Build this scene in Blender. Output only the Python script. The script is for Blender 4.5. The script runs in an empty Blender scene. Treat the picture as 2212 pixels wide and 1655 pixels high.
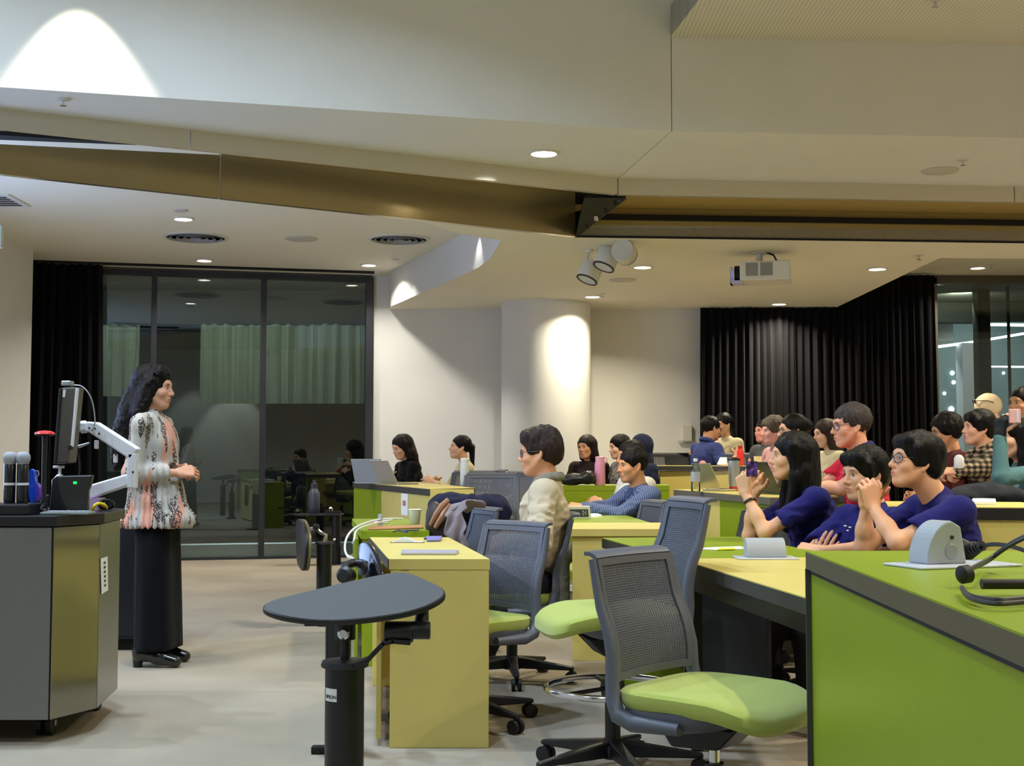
import bpy, math, random
import numpy as np
from mathutils import Vector, Matrix
SC = bpy.context.scene
COL = SC.collection
PI = math.pi
# ------------------------------------------------------------------ camera
F = 2800.0                       # focal length in pixels of the 2212 x 1655 frame
TH = math.atan(162.5 / F)        # slight upward pitch
CAM = Vector((0, 0, 1.14))       # eye of somebody seated among the desks
cd = bpy.data.cameras.new('camera'); cam = bpy.data.objects.new('camera', cd); COL.objects.link(cam)
cd.sensor_width = 36; cd.lens = F / 2212 * 36; cd.clip_end = 200
cam.location = CAM; cam.rotation_euler = (PI / 2 + TH, 0, 0)
SC.camera = cam
# ------------------------------------------------------------------ world (night), exposure
w = bpy.data.worlds.new('night'); SC.world = w; w.use_nodes = True
w.node_tree.nodes['Background'].inputs[0].default_value = (0.010, 0.014, 0.022, 1)
w.node_tree.nodes['Background'].inputs[1].default_value = 1.0
SC.view_settings.view_transform = 'Standard'; SC.view_settings.look = 'None'
SC.view_settings.gamma = 1.0; SC.view_settings.exposure = 0.32
SC.view_settings.use_curve_mapping = False
try:
    SC.cycles.max_bounces = 8; SC.cycles.diffuse_bounces = 6; SC.cycles.glossy_bounces = 3
    SC.cycles.transmission_bounces = 5; SC.cycles.transparent_max_bounces = 8
    SC.cycles.sample_clamp_indirect = 4.0; SC.cycles.caustics_reflective = False; SC.cycles.caustics_refractive = False
    SC.cycles.use_denoising = True
except Exception: pass
WARM = (1.0, 0.905, 0.68); COOL = (0.78, 0.88, 1.0); NEUT = (1.0, 0.95, 0.84)
LP = 0.86     # master lamp power
# ------------------------------------------------------------------ helpers: pixel of the photograph -> point of the place
def ray(x, y):
    u = (x - 1106) / F; v = (827.5 - y) / F
    return Vector((u, math.cos(TH) - v * math.sin(TH), math.sin(TH) + v * math.cos(TH)))
def PY(x, y, Y):
    r = ray(x, y); return CAM + r * (Y / r.y)
def PZ(x, y, z):
    r = ray(x, y); return CAM + r * ((z - CAM.z) / r.z)
def ppm(Y): return F / Y          # pixels per metre at depth Y
# ------------------------------------------------------------------ materials
MATS = {}
def srgb(c):
    c = [x / 255 for x in c]
    return tuple(x / 12.92 if x <= .04045 else ((x + .055) / 1.055) ** 2.4 for x in c) + (1,)
def mat(name, col, rough=.6, metal=0, spec=.5, noise=0, nscale=40, bump=0, bscale=200, emit=0, ecol=None, coat=0, stretch=(1, 1, 1), alpha=1, sheen=0, trans=0):
    if name in MATS: return MATS[name]
    m = bpy.data.materials.new(name); m.use_nodes = True
    nt = m.node_tree; b = nt.nodes['Principled BSDF']
    c = srgb(col) if max(col) > 1.01 else tuple(col) + (1,)
    b.inputs['Base Color'].default_value = c
    b.inputs['Roughness'].default_value = rough; b.inputs['Metallic'].default_value = metal
    b.inputs['Specular IOR Level'].default_value = spec
    b.inputs['Coat Weight'].default_value = coat; b.inputs['Coat Roughness'].default_value = .08
    b.inputs['Sheen Weight'].default_value = sheen
    b.inputs['Transmission Weight'].default_value = trans
    b.inputs['Alpha'].default_value = alpha
    if emit:
        b.inputs['Emission Color'].default_value = (srgb(ecol) if ecol and max(ecol) > 1.01 else (tuple(ecol) + (1,) if ecol else c))
        b.inputs['Emission Strength'].default_value = emit
    if noise or bump:
        tc = nt.nodes.new('ShaderNodeTexCoord'); mp = nt.nodes.new('ShaderNodeMapping')
        mp.inputs['Scale'].default_value = stretch
        nt.links.new(tc.outputs['Object'], mp.inputs[0])
    if noise:
        n = nt.nodes.new('ShaderNodeTexNoise'); n.inputs['Scale'].default_value = nscale; n.inputs['Detail'].default_value = 4
        nt.links.new(mp.outputs[0], n.inputs['Vector'])
        r = nt.nodes.new('ShaderNodeMapRange'); r.inputs['From Min'].default_value = .25; r.inputs['From Max'].default_value = .75
        r.inputs['To Min'].default_value = 1 - noise; r.inputs['To Max'].default_value = 1 + noise
        nt.links.new(n.outputs[0], r.inputs[0])
        mx = nt.nodes.new('ShaderNodeVectorMath'); mx.operation = 'SCALE'; mx.inputs[0].default_value = c[:3]
        nt.links.new(r.outputs[0], mx.inputs['Scale']); nt.links.new(mx.outputs[0], b.inputs['Base Color'])
    if bump:
        n2 = nt.nodes.new('ShaderNodeTexNoise'); n2.inputs['Scale'].default_value = bscale; n2.inputs['Detail'].default_value = 3
        nt.links.new(mp.outputs[0], n2.inputs['Vector'])
        bp = nt.nodes.new('ShaderNodeBump'); bp.inputs['Strength'].default_value = bump; bp.inputs['Distance'].default_value = .004
        nt.links.new(n2.outputs[0], bp.inputs['Height']); nt.links.new(bp.outputs[0], b.inputs['Normal'])
    MATS[name] = m; return m
def node_mat(name):
    m = bpy.data.materials.new(name); m.use_nodes = True; MATS[name] = m
    return m, m.node_tree, m.node_tree.nodes['Principled BSDF']
# ------------------------------------------------------------------ mesh builder
def ortho(d):
    d = Vector(d).normalized(); a = Vector((0, 0, 1)) if abs(d.z) < .9 else Vector((1, 0, 0))
    u = d.cross(a).normalized(); return u, d.cross(u).normalized()
class MB:
    def __init__(s): s.v = []; s.f = []
    def add(s, vs, fs):
        o = len(s.v); s.v += [tuple(p) for p in vs]; s.f += [tuple(i + o for i in f) for f in fs]; return s
    def box(s, x0, x1, y0, y1, z0, z1):
        return s.prism([(x0, y0), (x1, y0), (x1, y1), (x0, y1)], z0, z1)
    def prism(s, poly, z0, z1):
        n = len(poly); a = sum(poly[i][0] * poly[(i + 1) % n][1] - poly[(i + 1) % n][0] * poly[i][1] for i in range(n))
        if a < 0: poly = poly[::-1]
        vs = [(p[0], p[1], z0) for p in poly] + [(p[0], p[1], z1) for p in poly]
        fs = [tuple(range(n - 1, -1, -1)), tuple(range(n, 2 * n))] + [(i, (i + 1) % n, n + (i + 1) % n, n + i) for i in range(n)]
        return s.add(vs, fs)
    def extr(s, poly, d):          # planar 3-D polygon thickened along vector d
        n = len(poly); d = Vector(d); p = [Vector(q) for q in poly]
        nn = Vector((0, 0, 0))
        for i in range(n): nn += p[i].cross(p[(i + 1) % n])
        if nn.dot(d) < 0: p = p[::-1]
        fs = [tuple(range(n - 1, -1, -1)), tuple(range(n, 2 * n))] + [(i, (i + 1) % n, n + (i + 1) % n, n + i) for i in range(n)]
        return s.add(p + [q + d for q in p], fs)
    def obox(s, c, ax, hs):        # box with centre, 3 axes, half sizes
        c = Vector(c); a = [Vector(q).normalized() * h for q, h in zip(ax, hs)]
        q = [c - a[0] - a[1] - a[2], c + a[0] - a[1] - a[2], c + a[0] + a[1] - a[2], c - a[0] + a[1] - a[2]]
        return s.extr(q, a[2] * 2)
    def tube(s, pts, r, n=10, caps=True, sm=0):
        pts = [Vector(p) for p in pts]
        if sm:
            q = [pts[0] * 2 - pts[1]] + pts + [pts[-1] * 2 - pts[-2]]; out = []
            for i in range(1, len(q) - 2):
                for k in range(sm):
                    t = k / sm; a, b, c, d = q[i - 1:i + 3]
                    out.append(.5 * (2 * b + (c - a) * t + (2 * a - 5 * b + 4 * c - d) * t * t + (3 * b - a - 3 * c + d) * t ** 3))
            pts = out + [pts[-1]]
        pts = pts; rs = r if isinstance(r, (list, tuple)) else [r] * len(pts)
        u = None; rings = []
        for i, p in enumerate(pts):
            d = (pts[min(i + 1, len(pts) - 1)] - pts[max(i - 1, 0)]).normalized()
            if u is None: u, _ = ortho(d)
            else:
                u = u - d * u.dot(d)
                u = u.normalized() if u.length > 1e-6 else ortho(d)[0]
            v = d.cross(u)
            rings.append([p + (u * math.cos(2 * PI * k / n) + v * math.sin(2 * PI * k / n)) * rs[i] for k in range(n)])
        vs = [q for rg in rings for q in rg]; m = len(pts)
        fs = [(i * n + k, i * n + (k + 1) % n, (i + 1) * n + (k + 1) % n, (i + 1) * n + k) for i in range(m - 1) for k in range(n)]
        if caps: fs += [tuple(range(n - 1, -1, -1)), tuple((m - 1) * n + k for k in range(n))]
        return s.add(vs, fs)
    def cyl(s, a, b, r0, r1=None, n=20): return s.tube([a, b], [r0, r0 if r1 is None else r1], n)
    def lathe(s, prof, c=(0, 0, 0), n=24, ax=None):   # prof: list (r, h) along axis
        c = Vector(c); d = Vector(ax) if ax else Vector((0, 0, 1)); d.normalize(); u, v = ortho(d)
        vs = [c + d * h + (u * math.cos(2 * PI * k / n) + v * math.sin(2 * PI * k / n)) * max(r, 1e-4) for r, h in prof for k in range(n)]
        m = len(prof)
        fs = [(i * n + k, i * n + (k + 1) % n, (i + 1) * n + (k + 1) % n, (i + 1) * n + k) for i in range(m - 1) for k in range(n)]
        if (u.cross(v)).dot(d) < 0: fs = [f[::-1] for f in fs]
        k0 = tuple(range(n)); k1 = tuple((m - 1) * n + k for k in range(n))
        fs += [k0[::-1] if (u.cross(v)).dot(d) > 0 else k0, k1 if (u.cross(v)).dot(d) > 0 else k1[::-1]]
        return s.add(vs, fs)
    def grid(s, P, thick=None):    # P[i][j] points
        n, m = len(P), len(P[0]); vs = [Vector(p) for r in P for p in r]
        fs = [(i * m + j, (i + 1) * m + j, (i + 1) * m + j + 1, i * m + j + 1) for i in range(n - 1) for j in range(m - 1)]
        return s.add(vs, fs)
    def build(s, name, material, parent=None, smooth=False, bevel=0, seg=2, solid=0, sub=0, label=None):
        me = bpy.data.meshes.new(name); me.from_pydata(s.v, [], s.f); me.update()
        if smooth:
            me.polygons.foreach_set('use_smooth', [True] * len(me.polygons))
        me.materials.append(material)
        o = bpy.data.objects.new(name, me); COL.objects.link(o)
        if parent: o.parent = parent
        if solid:
            md = o.modifiers.new('solid', 'SOLIDIFY'); md.thickness = solid; md.offset = 0
        if bevel:
            md = o.modifiers.new('bevel', 'BEVEL'); md.width = bevel; md.segments = seg; md.limit_method = 'ANGLE'; md.angle_limit = .6
        if sub:
            md = o.modifiers.new('sub', 'SUBSURF'); md.levels = sub; md.render_levels = sub
        if smooth and not sub:
            try: me.shade_auto_smooth
            except Exception: pass
            md = o.modifiers.new('edge', 'EDGE_SPLIT'); md.split_angle = .7
        if label: o['label'] = label
        return o
def tag(o, label, cat, group=None):
    o['label'] = label; o['category'] = cat
    if group: o['group'] = group
    return o
def thing(name, label, cat, loc=(0, 0, 0), rz=0, group=None):
    o = bpy.data.objects.new(name, None); COL.objects.link(o); o.empty_display_size = .1
    o.location = loc; o.rotation_euler = (0, 0, rz)
    return tag(o, label, cat, group)
def struct(o):
    o['kind'] = 'structure'; return o
def copy_tree(o, parent=None):
    c = o.copy(); COL.objects.link(c); c.parent = parent
    for ch in list(o.children): copy_tree(ch, c)
    return c
def lamp(kind, loc, energy, col, size=.1, parent=None, target=None, angle=None, blend=.5, spread=None):
    ld = bpy.data.lights.new('lamp_light', kind); ld.energy = energy * LP; ld.color = col
    if kind == 'SPOT':
        ld.spot_size = angle or 1.2; ld.spot_blend = blend; ld.shadow_soft_size = size
    elif kind == 'AREA':
        ld.shape = 'DISK'; ld.size = size
        if spread: ld.spread = spread
    else: ld.shadow_soft_size = size
    o = bpy.data.objects.new('lamp_light', ld); COL.objects.link(o); o.location = loc
    if target is not None:
        o.rotation_euler = (Vector(target) - Vector(loc)).to_track_quat('-Z', 'Y').to_euler()
    if parent: o.parent = parent
    return o
# ================================================================== THE SETTING
white = mat('white_paint', (224, 223, 219), .75, noise=.02, nscale=3)
ceilm = mat('ceiling_paint', (236, 231, 214), .85, noise=.02, nscale=2)
gloss = mat('satin_panel', (205, 198, 178), .16, spec=.9, coat=.8)
gold = mat('bronze_panel', (176, 158, 116), .24, metal=.85, noise=.05, nscale=2)
goldflat = mat('bronze_soffit', (172, 148, 84), .5, metal=.15)
blackm = mat('black_metal', (16, 16, 18), .4, metal=.3)
blackmatt = mat('black_matt', (12, 12, 14), .8)
framem = mat('grey_frame', (52, 54, 60), .45, metal=.4)
chrome = mat('chrome', (220, 220, 225), .12, metal=1)
curtm = mat('black_curtain', (8, 7, 12), .85, spec=.12, sheen=.03, bump=.3, bscale=90)
# carpet
def carpet_mat():
    m, nt, b = node_mat('carpet')
    tc = nt.nodes.new('ShaderNodeTexCoord')
    n1 = nt.nodes.new('ShaderNodeTexNoise'); n1.inputs['Scale'].default_value = 260; n1.inputs['Detail'].default_value = 2
    n2 = nt.nodes.new('ShaderNodeTexNoise'); n2.inputs['Scale'].default_value = 1.3; n2.inputs['Detail'].default_value = 3
    for n in (n1, n2): nt.links.new(tc.outputs['Object'], n.inputs['Vector'])
    mix = nt.nodes.new('ShaderNodeMath'); mix.operation = 'MULTIPLY_ADD'; mix.inputs[1].default_value = .5
    nt.links.new(n1.outputs[0], mix.inputs[0])
    s2 = nt.nodes.new('ShaderNodeMath'); s2.operation = 'MULTIPLY'; s2.inputs[1].default_value = .5; nt.links.new(n2.outputs[0], s2.inputs[0])
    nt.links.new(s2.outputs[0], mix.inputs[2])
    r = nt.nodes.new('ShaderNodeValToRGB'); r.color_ramp.elements[0].position = .3; r.color_ramp.elements[1].position = .7
    r.color_ramp.elements[0].color = srgb((136, 127, 112)); r.color_ramp.elements[1].color = srgb((172, 161, 144))
    nt.links.new(mix.outputs[0], r.inputs[0]); nt.links.new(r.outputs[0], b.inputs['Base Color'])
    b.inputs['Roughness'].default_value = .95; b.inputs['Specular IOR Level'].default_value = .1
    bp = nt.nodes.new('ShaderNodeBump'); bp.inputs['Strength'].default_value = .35; bp.inputs['Distance'].default_value = .004
    nt.links.new(n1.outputs[0], bp.inputs['Height']); nt.links.new(bp.outputs[0], b.inputs['Normal'])
    return m
carpet = carpet_mat()
def perf_mat():
    m, nt, b = node_mat('perforated_ceiling')
    tc = nt.nodes.new('ShaderNodeTexCoord'); sep = nt.nodes.new('ShaderNodeSeparateXYZ'); nt.links.new(tc.outputs['Object'], sep.inputs[0])
    d2 = None
    for ax in (0, 1):
        a = nt.nodes.new('ShaderNodeMath'); a.operation = 'MULTIPLY'; a.inputs[1].default_value = 40; nt.links.new(sep.outputs[ax], a.inputs[0])
        f = nt.nodes.new('ShaderNodeMath'); f.operation = 'FRACT'; nt.links.new(a.outputs[0], f.inputs[0])
        s_ = nt.nodes.new('ShaderNodeMath'); s_.operation = 'SUBTRACT'; s_.inputs[1].default_value = .5; nt.links.new(f.outputs[0], s_.inputs[0])
        p = nt.nodes.new('ShaderNodeMath'); p.operation = 'POWER'; p.inputs[1].default_value = 2; nt.links.new(s_.outputs[0], p.inputs[0])
        if d2 is None: d2 = p
        else:
            ad = nt.nodes.new('ShaderNodeMath'); ad.operation = 'ADD'; nt.links.new(d2.outputs[0], ad.inputs[0]); nt.links.new(p.outputs[0], ad.inputs[1]); d2 = ad
    lt = nt.nodes.new('ShaderNodeMath'); lt.operation = 'LESS_THAN'; lt.inputs[1].default_value = .05; nt.links.new(d2.outputs[0], lt.inputs[0])
    mx = nt.nodes.new('ShaderNodeMix'); mx.data_type = 'RGBA'
    mx.inputs[6].default_value = srgb((222, 218, 205)); mx.inputs[7].default_value = srgb((168, 164, 152))
    nt.links.new(lt.outputs[0], mx.inputs[0]); nt.links.new(mx.outputs[2], b.inputs['Base Color'])
    b.inputs['Roughness'].default_value = .85
    return m
perf = perf_mat()
def glass_mat(name, refl_col=(.9, .95, 1), tint=(.80, .88, .86), ior=1.9):
    m = bpy.data.materials.new(name); m.use_nodes = True; nt = m.node_tree; nt.nodes.remove(nt.nodes['Principled BSDF'])
    o = nt.nodes['Material Output']; g = nt.nodes.new('ShaderNodeBsdfGlossy'); g.inputs['Roughness'].default_value = .0
    g.inputs['Color'].default_value = refl_col + (1,)
    t = nt.nodes.new('ShaderNodeBsdfTransparent'); t.inputs[0].default_value = tint + (1,)
    fr = nt.nodes.new('ShaderNodeFresnel'); fr.inputs[0].default_value = ior
    mx = nt.nodes.new('ShaderNodeMixShader'); nt.links.new(fr.outputs[0], mx.inputs[0]); nt.links.new(t.outputs[0], mx.inputs[1]); nt.links.new(g.outputs[0], mx.inputs[2])
    nt.links.new(mx.outputs[0], o.inputs[0]); MATS[name] = m; return m
glass = glass_mat('window_glass', ior=1.7)

ZL, ZH, ZS, ZSB, ZP, ZC = 2.88, 3.275, 3.21, 3.09, 3.82, 4.75   # low, high, bulkhead soffit, strip foot, perforated, coffer
XL, XR, YB, YR = -4.93, 8.2, 15.1, -4.0
# floor and tiers
struct(MB().box(-5.9, XR, YR, 15.6, -.2, 0).build('floor', carpet))
nosing = mat('white_nosing', (205, 205, 200), .5)
riserm = mat('carpet_riser', (128, 120, 106), .95, noise=.12, nscale=150)
T1 = [(-1.62, 12.9), (-.72, 9.75), (.25, 10.1), (.95, 9.1), (1.55, 7.95), (1.95, 6.6), (2.1, 5.0), (2.2, 2.0), (8.0, 2.0), (8.0, 15.0), (-1.62, 15.0)]
t1 = struct(MB().prism(T1, 0, .17).build('floor_tier', riserm))
nz = MB()
for i in range(7):
    a, b = Vector(T1[i] + (0,)), Vector(T1[i + 1] + (0,)); d = (b - a).normalized(); n = Vector((d.y, -d.x, 0))
    nz.obox((a + b) / 2 + Vector((0, 0, .165)) + n * .004, (d, n, (0, 0, 1)), ((b - a).length / 2, .012, .022))
nz.build('step_nosing', nosing, t1)
T2 = [(1.3, 14.9), (1.3, 11.9), (2.0, 10.6), (2.6, 9.2), (3.2, 7.8), (7.9, 7.8), (7.9, 14.9)]
struct(MB().prism(T2, .17, .34).build('floor_tier', riserm))
# walls
struct(MB().box(XL - .3, XL, YR, 13.25, 0, ZC).build('wall_left', white))
struct(MB().box(-6.2, -5.75, 13.0, 15.4, 0, 3.6).build('wall_corner', white))
struct(MB().box(-6.2, XL - .02, 13.0, 13.25, 0, 3.6).build('wall_return', white))
struct(MB().box(-1.66, 2.2, YB, YB + .25, 0, 3.6).build('wall_back', white))
struct(MB().box(2.2, 4.86, YB, YB + .25, 0, 3.6).build('wall_behind_curtain', white))
struct(MB().box(XR, XR + .3, YR, 15.6, 0, ZC).build('wall_right', white))
struct(MB().box(XL, XR, YR - .3, YR, 0, ZC).build('wall_rear', white))
pl = struct(MB().cyl((.385, 14.6, 0), (.385, 14.6, ZL), .505, n=64).build('column', white, smooth=True))
# ceilings
f1 = [(XL, 6.61), (1.01, 8.11), (XR, 8.66)]      # plan of the tall fascia
f2 = [(XL, 6.615), (.785, 9.5), (XR, 10.19)]      # plan of the glossy strip
bl = [(XL, 6.78), (-3.15, 7.89), (-1.98, 8.63), (.47, 10.13), (XR, 10.72)]  # plan of the back edge
struct(MB().prism([(1.01, 8.11), (2.55, YR), (XR, YR), (XR, 8.66)], ZP, ZP + .2).build('ceiling_perforated', perf))
struct(MB().prism([(XL, YR), (2.6, YR), (1.06, 8.2), (XL, 6.7)], ZC, ZC + .2).build('ceiling_coffer', ceilm))
struct(MB().prism([(1.01, 8.11), (2.55, YR), (2.65, YR), (1.11, 8.11)], ZP + .001, ZC).build('ceiling_coffer_side', white))
# bulkhead: two boxes with the fascia in front and the soffit below
struct(MB().prism([f1[0], f1[1], f2[1], f2[0]], ZS, ZC).build('ceiling_bulkhead', white))
struct(MB().prism([(1.016, 8.111), f1[2], f2[2], (.791, 9.502)], ZS, ZP + .1).build('ceiling_bulkhead_side', white))
def wallstrip(pts, z0, z1, t, name, m):
    b = MB()
    for p, q in zip(pts, pts[1:]):
        p, q = Vector(p + (0,)), Vector(q + (0,)); d = (q - p).normalized(); n = Vector((-d.y, d.x, 0))
        b.extr([p + Vector((0, 0, z0)), q + Vector((0, 0, z0)), q + Vector((0, 0, z1)), p + Vector((0, 0, z1))], n * t)
    return b.build(name, m)
# glossy strip in panels, with open joints
cuts = [(XL, 6.615), PY(432, 300, 8.43).xy[:], (.785, 9.5), (3.83, 9.782), (XR, 10.19)]
cuts[1] = (-2.03, 6.615 + (9.5 - 6.615) / (.785 - XL) * (-2.03 - XL))
tr = None
for i in range(4):
    p, q = Vector(cuts[i]), Vector(cuts[i + 1]); d = (q - p).normalized() * .004
    o = wallstrip([tuple(p + d), tuple(q - d)], ZSB, ZS + .002, .05, 'trim_1' if tr is None else 'panel', gloss)
    if tr is None: tr = struct(o)
    else: o.parent = tr
# slot between strip and back edge: ceiling of the slot, black track, bronze panels
def off(pts, dy): return [(x, y + dy) for x, y in pts]
f2b = off(f2, .051)
struct(MB().prism([f2b[0], f2b[1], (.76, 10.2), bl[3], bl[2], bl[1], bl[0]], ZS + .03, ZS + .1).build('ceiling_slot', white))
so = struct(MB().prism([f2b[1], (3.83, 9.833), (3.45, 10.36), (.76, 10.18)], ZSB + .02, ZSB + .1).build('ceiling_slot_bronze', goldflat))
MB().prism([(3.838, 9.834), f2b[2], (XR, 10.72), (3.458, 10.36)], ZSB + .02, ZSB + .1).build('panel', goldflat, so)
k = 0
blade = None
for p, q, za, zb_ in (((XL, 6.78), (-1.983, 8.628), 2.90, 3.17), ((-1.975, 8.634), (.47, 10.13), ZS + .028, ZS + .028)):
    p, q = Vector(p + (0,)), Vector(q + (0,)); d = (q - p).normalized(); n = Vector((d.y, -d.x, 0)) * .05; V3 = lambda v, z: Vector((v.x, v.y, z))
    o = MB().extr([V3(p, ZL - .002), V3(q, ZL - .002), V3(q, zb_), V3(p, za)], n).build('trim_2' if blade is None else 'panel', gold)
    if blade is None: blade = struct(o)
    else: o.parent = blade
bt = wallstrip([(.47, 10.13), (XR, 10.72)], ZL + .001, ZSB + .05, .05, 'trim_3', goldflat); struct(bt)
wallstrip([(.56, 10.09), (XR, 10.68)], ZSB - .075, ZSB - .03, .03, 'track', blackm).parent = bt
wallstrip([(.50, 10.12), (XR, 10.71)], ZL - .002, ZL + .012, .02, 'shadow_gap', blackmatt).parent = bt
MB().extr([PZ(-60, 288, ZS), PZ(-60, 300, ZS), PZ(310, 314, ZS), PZ(300, 311, ZS)], (0, 0, .029)).build('track', blackmatt, blade)
# mechanism at the end of the bronze blade
mech = thing('partition_bracket', 'black folding partition bracket at the end of the bronze ceiling panel', 'bracket', (.52, 10.0, ZL))
MB().extr([(-.02, .1, 0), (.33, -.42, .2), (.02, -.42, .2)], (0, 0, .02)).extr([(-.02, .12, 0), (-.02, .12, .2), (.33, -.40, .2)], (.012, .01, 0)).build('plate', blackm, mech)
for t in (.25, .45, .65, .85):
    MB().cyl((.33 * t - .02, .1 - .52 * t, .2 * t), (.33 * t - .03, .06 - .52 * t, .2 * t + .03), .018, n=10).build('roller', chrome if t == .45 else blackm, mech)
MB().tube([(0, .05, .05), (.1, -.2, .17), (.3, -.4, .19)], .012).build('rod', framem, mech)
# back zone: low plate with the curved edge, high ceiling left and right of it
A0 = PZ(872, 471, ZL); B0 = PZ(988, 504, ZL); C0 = PZ(1083, 519, ZL); D0 = PZ(1062, 556, ZL); D1 = PZ(1036, 577, ZL); D2 = PZ(990, 599, ZL); E0 = PZ(845, 662, ZL)
low = [tuple(A0.xy), (.47, 10.13), (XR, 10.72), (XR, 11.45), (3.72, 11.2), (3.75, 15.2), (-1.45, 15.2), tuple(E0.xy), tuple(D2.xy), tuple(D1.xy), tuple(D0.xy), tuple(C0.xy), tuple(B0.xy)]
struct(MB().prism(low, ZL, ZL + .1).build('ceiling_low', ceilm))
fs = [E0, D2, D1, D0, C0, B0, A0]
fm = MB()
P_ = [[(p.x, p.y, ZL - .001), (p.x, p.y, ZH + .02)] for p in fs]
fm.grid(P_)
struct(fm.build('ceiling_curved_fascia', white, solid=.01, smooth=False))
struct(MB().prism([(-6.2, 6.5), (XL, 6.78), bl[1], bl[2], bl[3], (XR, 10.75), (XR, 15.6), (-6.2, 15.6)], ZH, ZH + .15).build('ceiling_high', ceilm))
# ------------------------------------------------------------------ glass wall on the left
GA, GB = Vector((-5.75, 14.12, 0)), Vector((-1.66, 15.09, 0)); gd = (GB - GA).normalized(); gn = Vector((gd.y, -gd.x, 0))
def gx(px):     # point on the glass plan under a pixel column
    u = (px - 1106) / F * 1.0
    # X = u*Y/(cos) ; solve along the plan line
    t0, t1 = 0., 1.
    for _ in range(50):
        t = (t0 + t1) / 2; p = GA.lerp(GB, t)
        d = p.y * math.cos(TH)
        if p.x / d < u: t0 = t
        else: t1 = t
    return GA.lerp(GB, (t0 + t1) / 2)
mul = [gx(86), gx(328), gx(566), gx(796)]
wroot = thing('window_1', 'x', 'window'); del wroot['label'], wroot['category']; struct(wroot)
zt = ZH - .02
for i, p in enumerate(mul):
    wdt = (.03, .03, .032, .045)[i]
    MB().obox((p.x, p.y, zt / 2), (gd, gn, (0, 0, 1)), (wdt, .05, zt / 2)).build('mullion', framem, wroot, bevel=.004)
MB().obox((GA + GB) / 2 + Vector((0, 0, .012)), (gd, gn, (0, 0, 1)), ((GB - GA).length / 2, .055, .012)).build('bottom_rail', framem, wroot)
MB().obox((GA + GB) / 2 + Vector((0, 0, zt - .03)), (gd, gn, (0, 0, 1)), ((GB - GA).length / 2, .055, .03)).build('top_rail', framem, wroot)
MB().obox((GA + GB) / 2 + Vector((0, 0, ZH - .012)) + gn * .35, (gd, gn, (0, 0, 1)), ((GB - GA).length / 2, .03, .012)).build('curtain_track', blackm, wroot)
ends = [GA] + mul + [GB]
for p, q in zip(ends, ends[1:]):
    c = (p + q) / 2
    if (q - p).length < .12: continue
    MB().obox((c.x, c.y, zt / 2), (gd, gn, (0, 0, 1)), ((q - p).length / 2, .006, zt / 2)).build('pane', glass, wroot)
# ------------------------------------------------------------------ curtains (pleated cloth)
def curtain(name, a, b, z0, z1, amp, pitch, label, m, seed=1, flare=0, topz=None):
    rnd = random.Random(seed); a = Vector(a); b = Vector(b); L = (b - a).length; d = (b - a) / L; n = Vector((d.y, -d.x, 0))
    N = int(L / pitch * 8); ph = [0]; 
    for i in range(N): ph.append(ph[-1] + 2 * PI / 8 * rnd.uniform(.6, 1.4))
    P = []
    am = [amp * rnd.uniform(.5, 1.25) for _ in range(N + 1)]
    for i in range(N + 1):
        s_ = L * i / N; col = []
        zt_ = topz(s_) if topz else z1
        for j in range(9):
            t = j / 8; z = z0 + (zt_ - z0) * t
            off_ = math.sin(ph[i] + .25 * math.sin(3 * t + ph[i] * .3)) * am[i] * (1 - .25 * t)
            p = a + d * (s_ + flare * (1 - t) * (s_ / L - .5)) + n * (off_ + .02 * math.sin(ph[i] * .21))
            col.append((p.x, p.y, z))
        P.append(col)
    o = MB().grid(P).build(name, m, smooth=True, solid=.006)
    return tag(o, label, 'curtain')
ca, cb = gx(66) + gn * .35, gx(219) + gn * .35
curtain('black_curtain', ca, cb, .02, ZH - .03, .04, .10, 'black pleated curtain drawn beside the dark glass wall behind the lectern', curtm, 3, .12)
curtain('black_curtain', (2.17, 14.85, 0), (4.86, 14.85, 0), .36, ZL - .01, .035, .085, 'wide black pleated curtain across the back wall on the right', curtm, 7, .05, topz=lambda s_: ZL - .012 if s_ < 1.54 else ZH - .03)
# ------------------------------------------------------------------ right window and the lit place beyond it
wr = thing('window_2', 'x', 'window'); del wr['label'], wr['category']; struct(wr)
for X, wd in ((4.93, .035), (8.0, .04)):
    MB().box(X - wd, X + wd, 15.05, 15.17, .34, 3.25).build('mullion', mat('bronze_frame', (92, 86, 70), .5, metal=.3), wr)
MB().box(4.86, XR, 15.05, 15.17, 3.18, 3.27).build('top_rail', MATS['bronze_frame'], wr)
MB().box(4.9, XR, 15.10, 15.115, .34, 3.2).build('pane', glass, wr)
MB().box(4.86, XR, 15.05, 15.17, 0, .36).build('bottom_rail', MATS['bronze_frame'], wr)
# ================================================================== LAMPS AND CEILING FITTINGS
trimm = mat('fitting_white', (215, 213, 205), .5)
glow_w = mat('lamp_glow_warm', (255, 250, 238), .5, emit=9, ecol=(255, 246, 225))
glow_c = mat('lamp_glow_cool', (245, 250, 255), .5, emit=9, ecol=(232, 242, 255))
def downlight(p, r, label, power, col=WARM, g=glow_w, spread=2.4, group=None):
    t = thing('downlight', label, 'ceiling light', p, 0, group)
    MB().lathe([(r + .022, 0), (r + .022, -.006), (r + .004, -.012), (r, 0.0)], n=28).build('trim_ring', trimm, t, smooth=True)
    MB().lathe([(r - .001, -.003), (r * .8, -.007), (.002, -.009)], n=24).build('lens', g, t, smooth=True)
    lamp('AREA', (0, 0, -.03), power, col, r * 1.8, t, spread=spread)
    return t
dz = .001
downlight(PZ(396, 472, ZH), .075, 'round downlight just above the round vent at upper left', 26, NEUT)
downlight(PZ(441, 562, ZH), .075, 'round downlight above the presenter near the curtain track', 30, NEUT)
downlight(PZ(797, 572, ZH), .075, 'round downlight beside the curved fascia near the glass wall corner', 24, NEUT)
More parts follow.
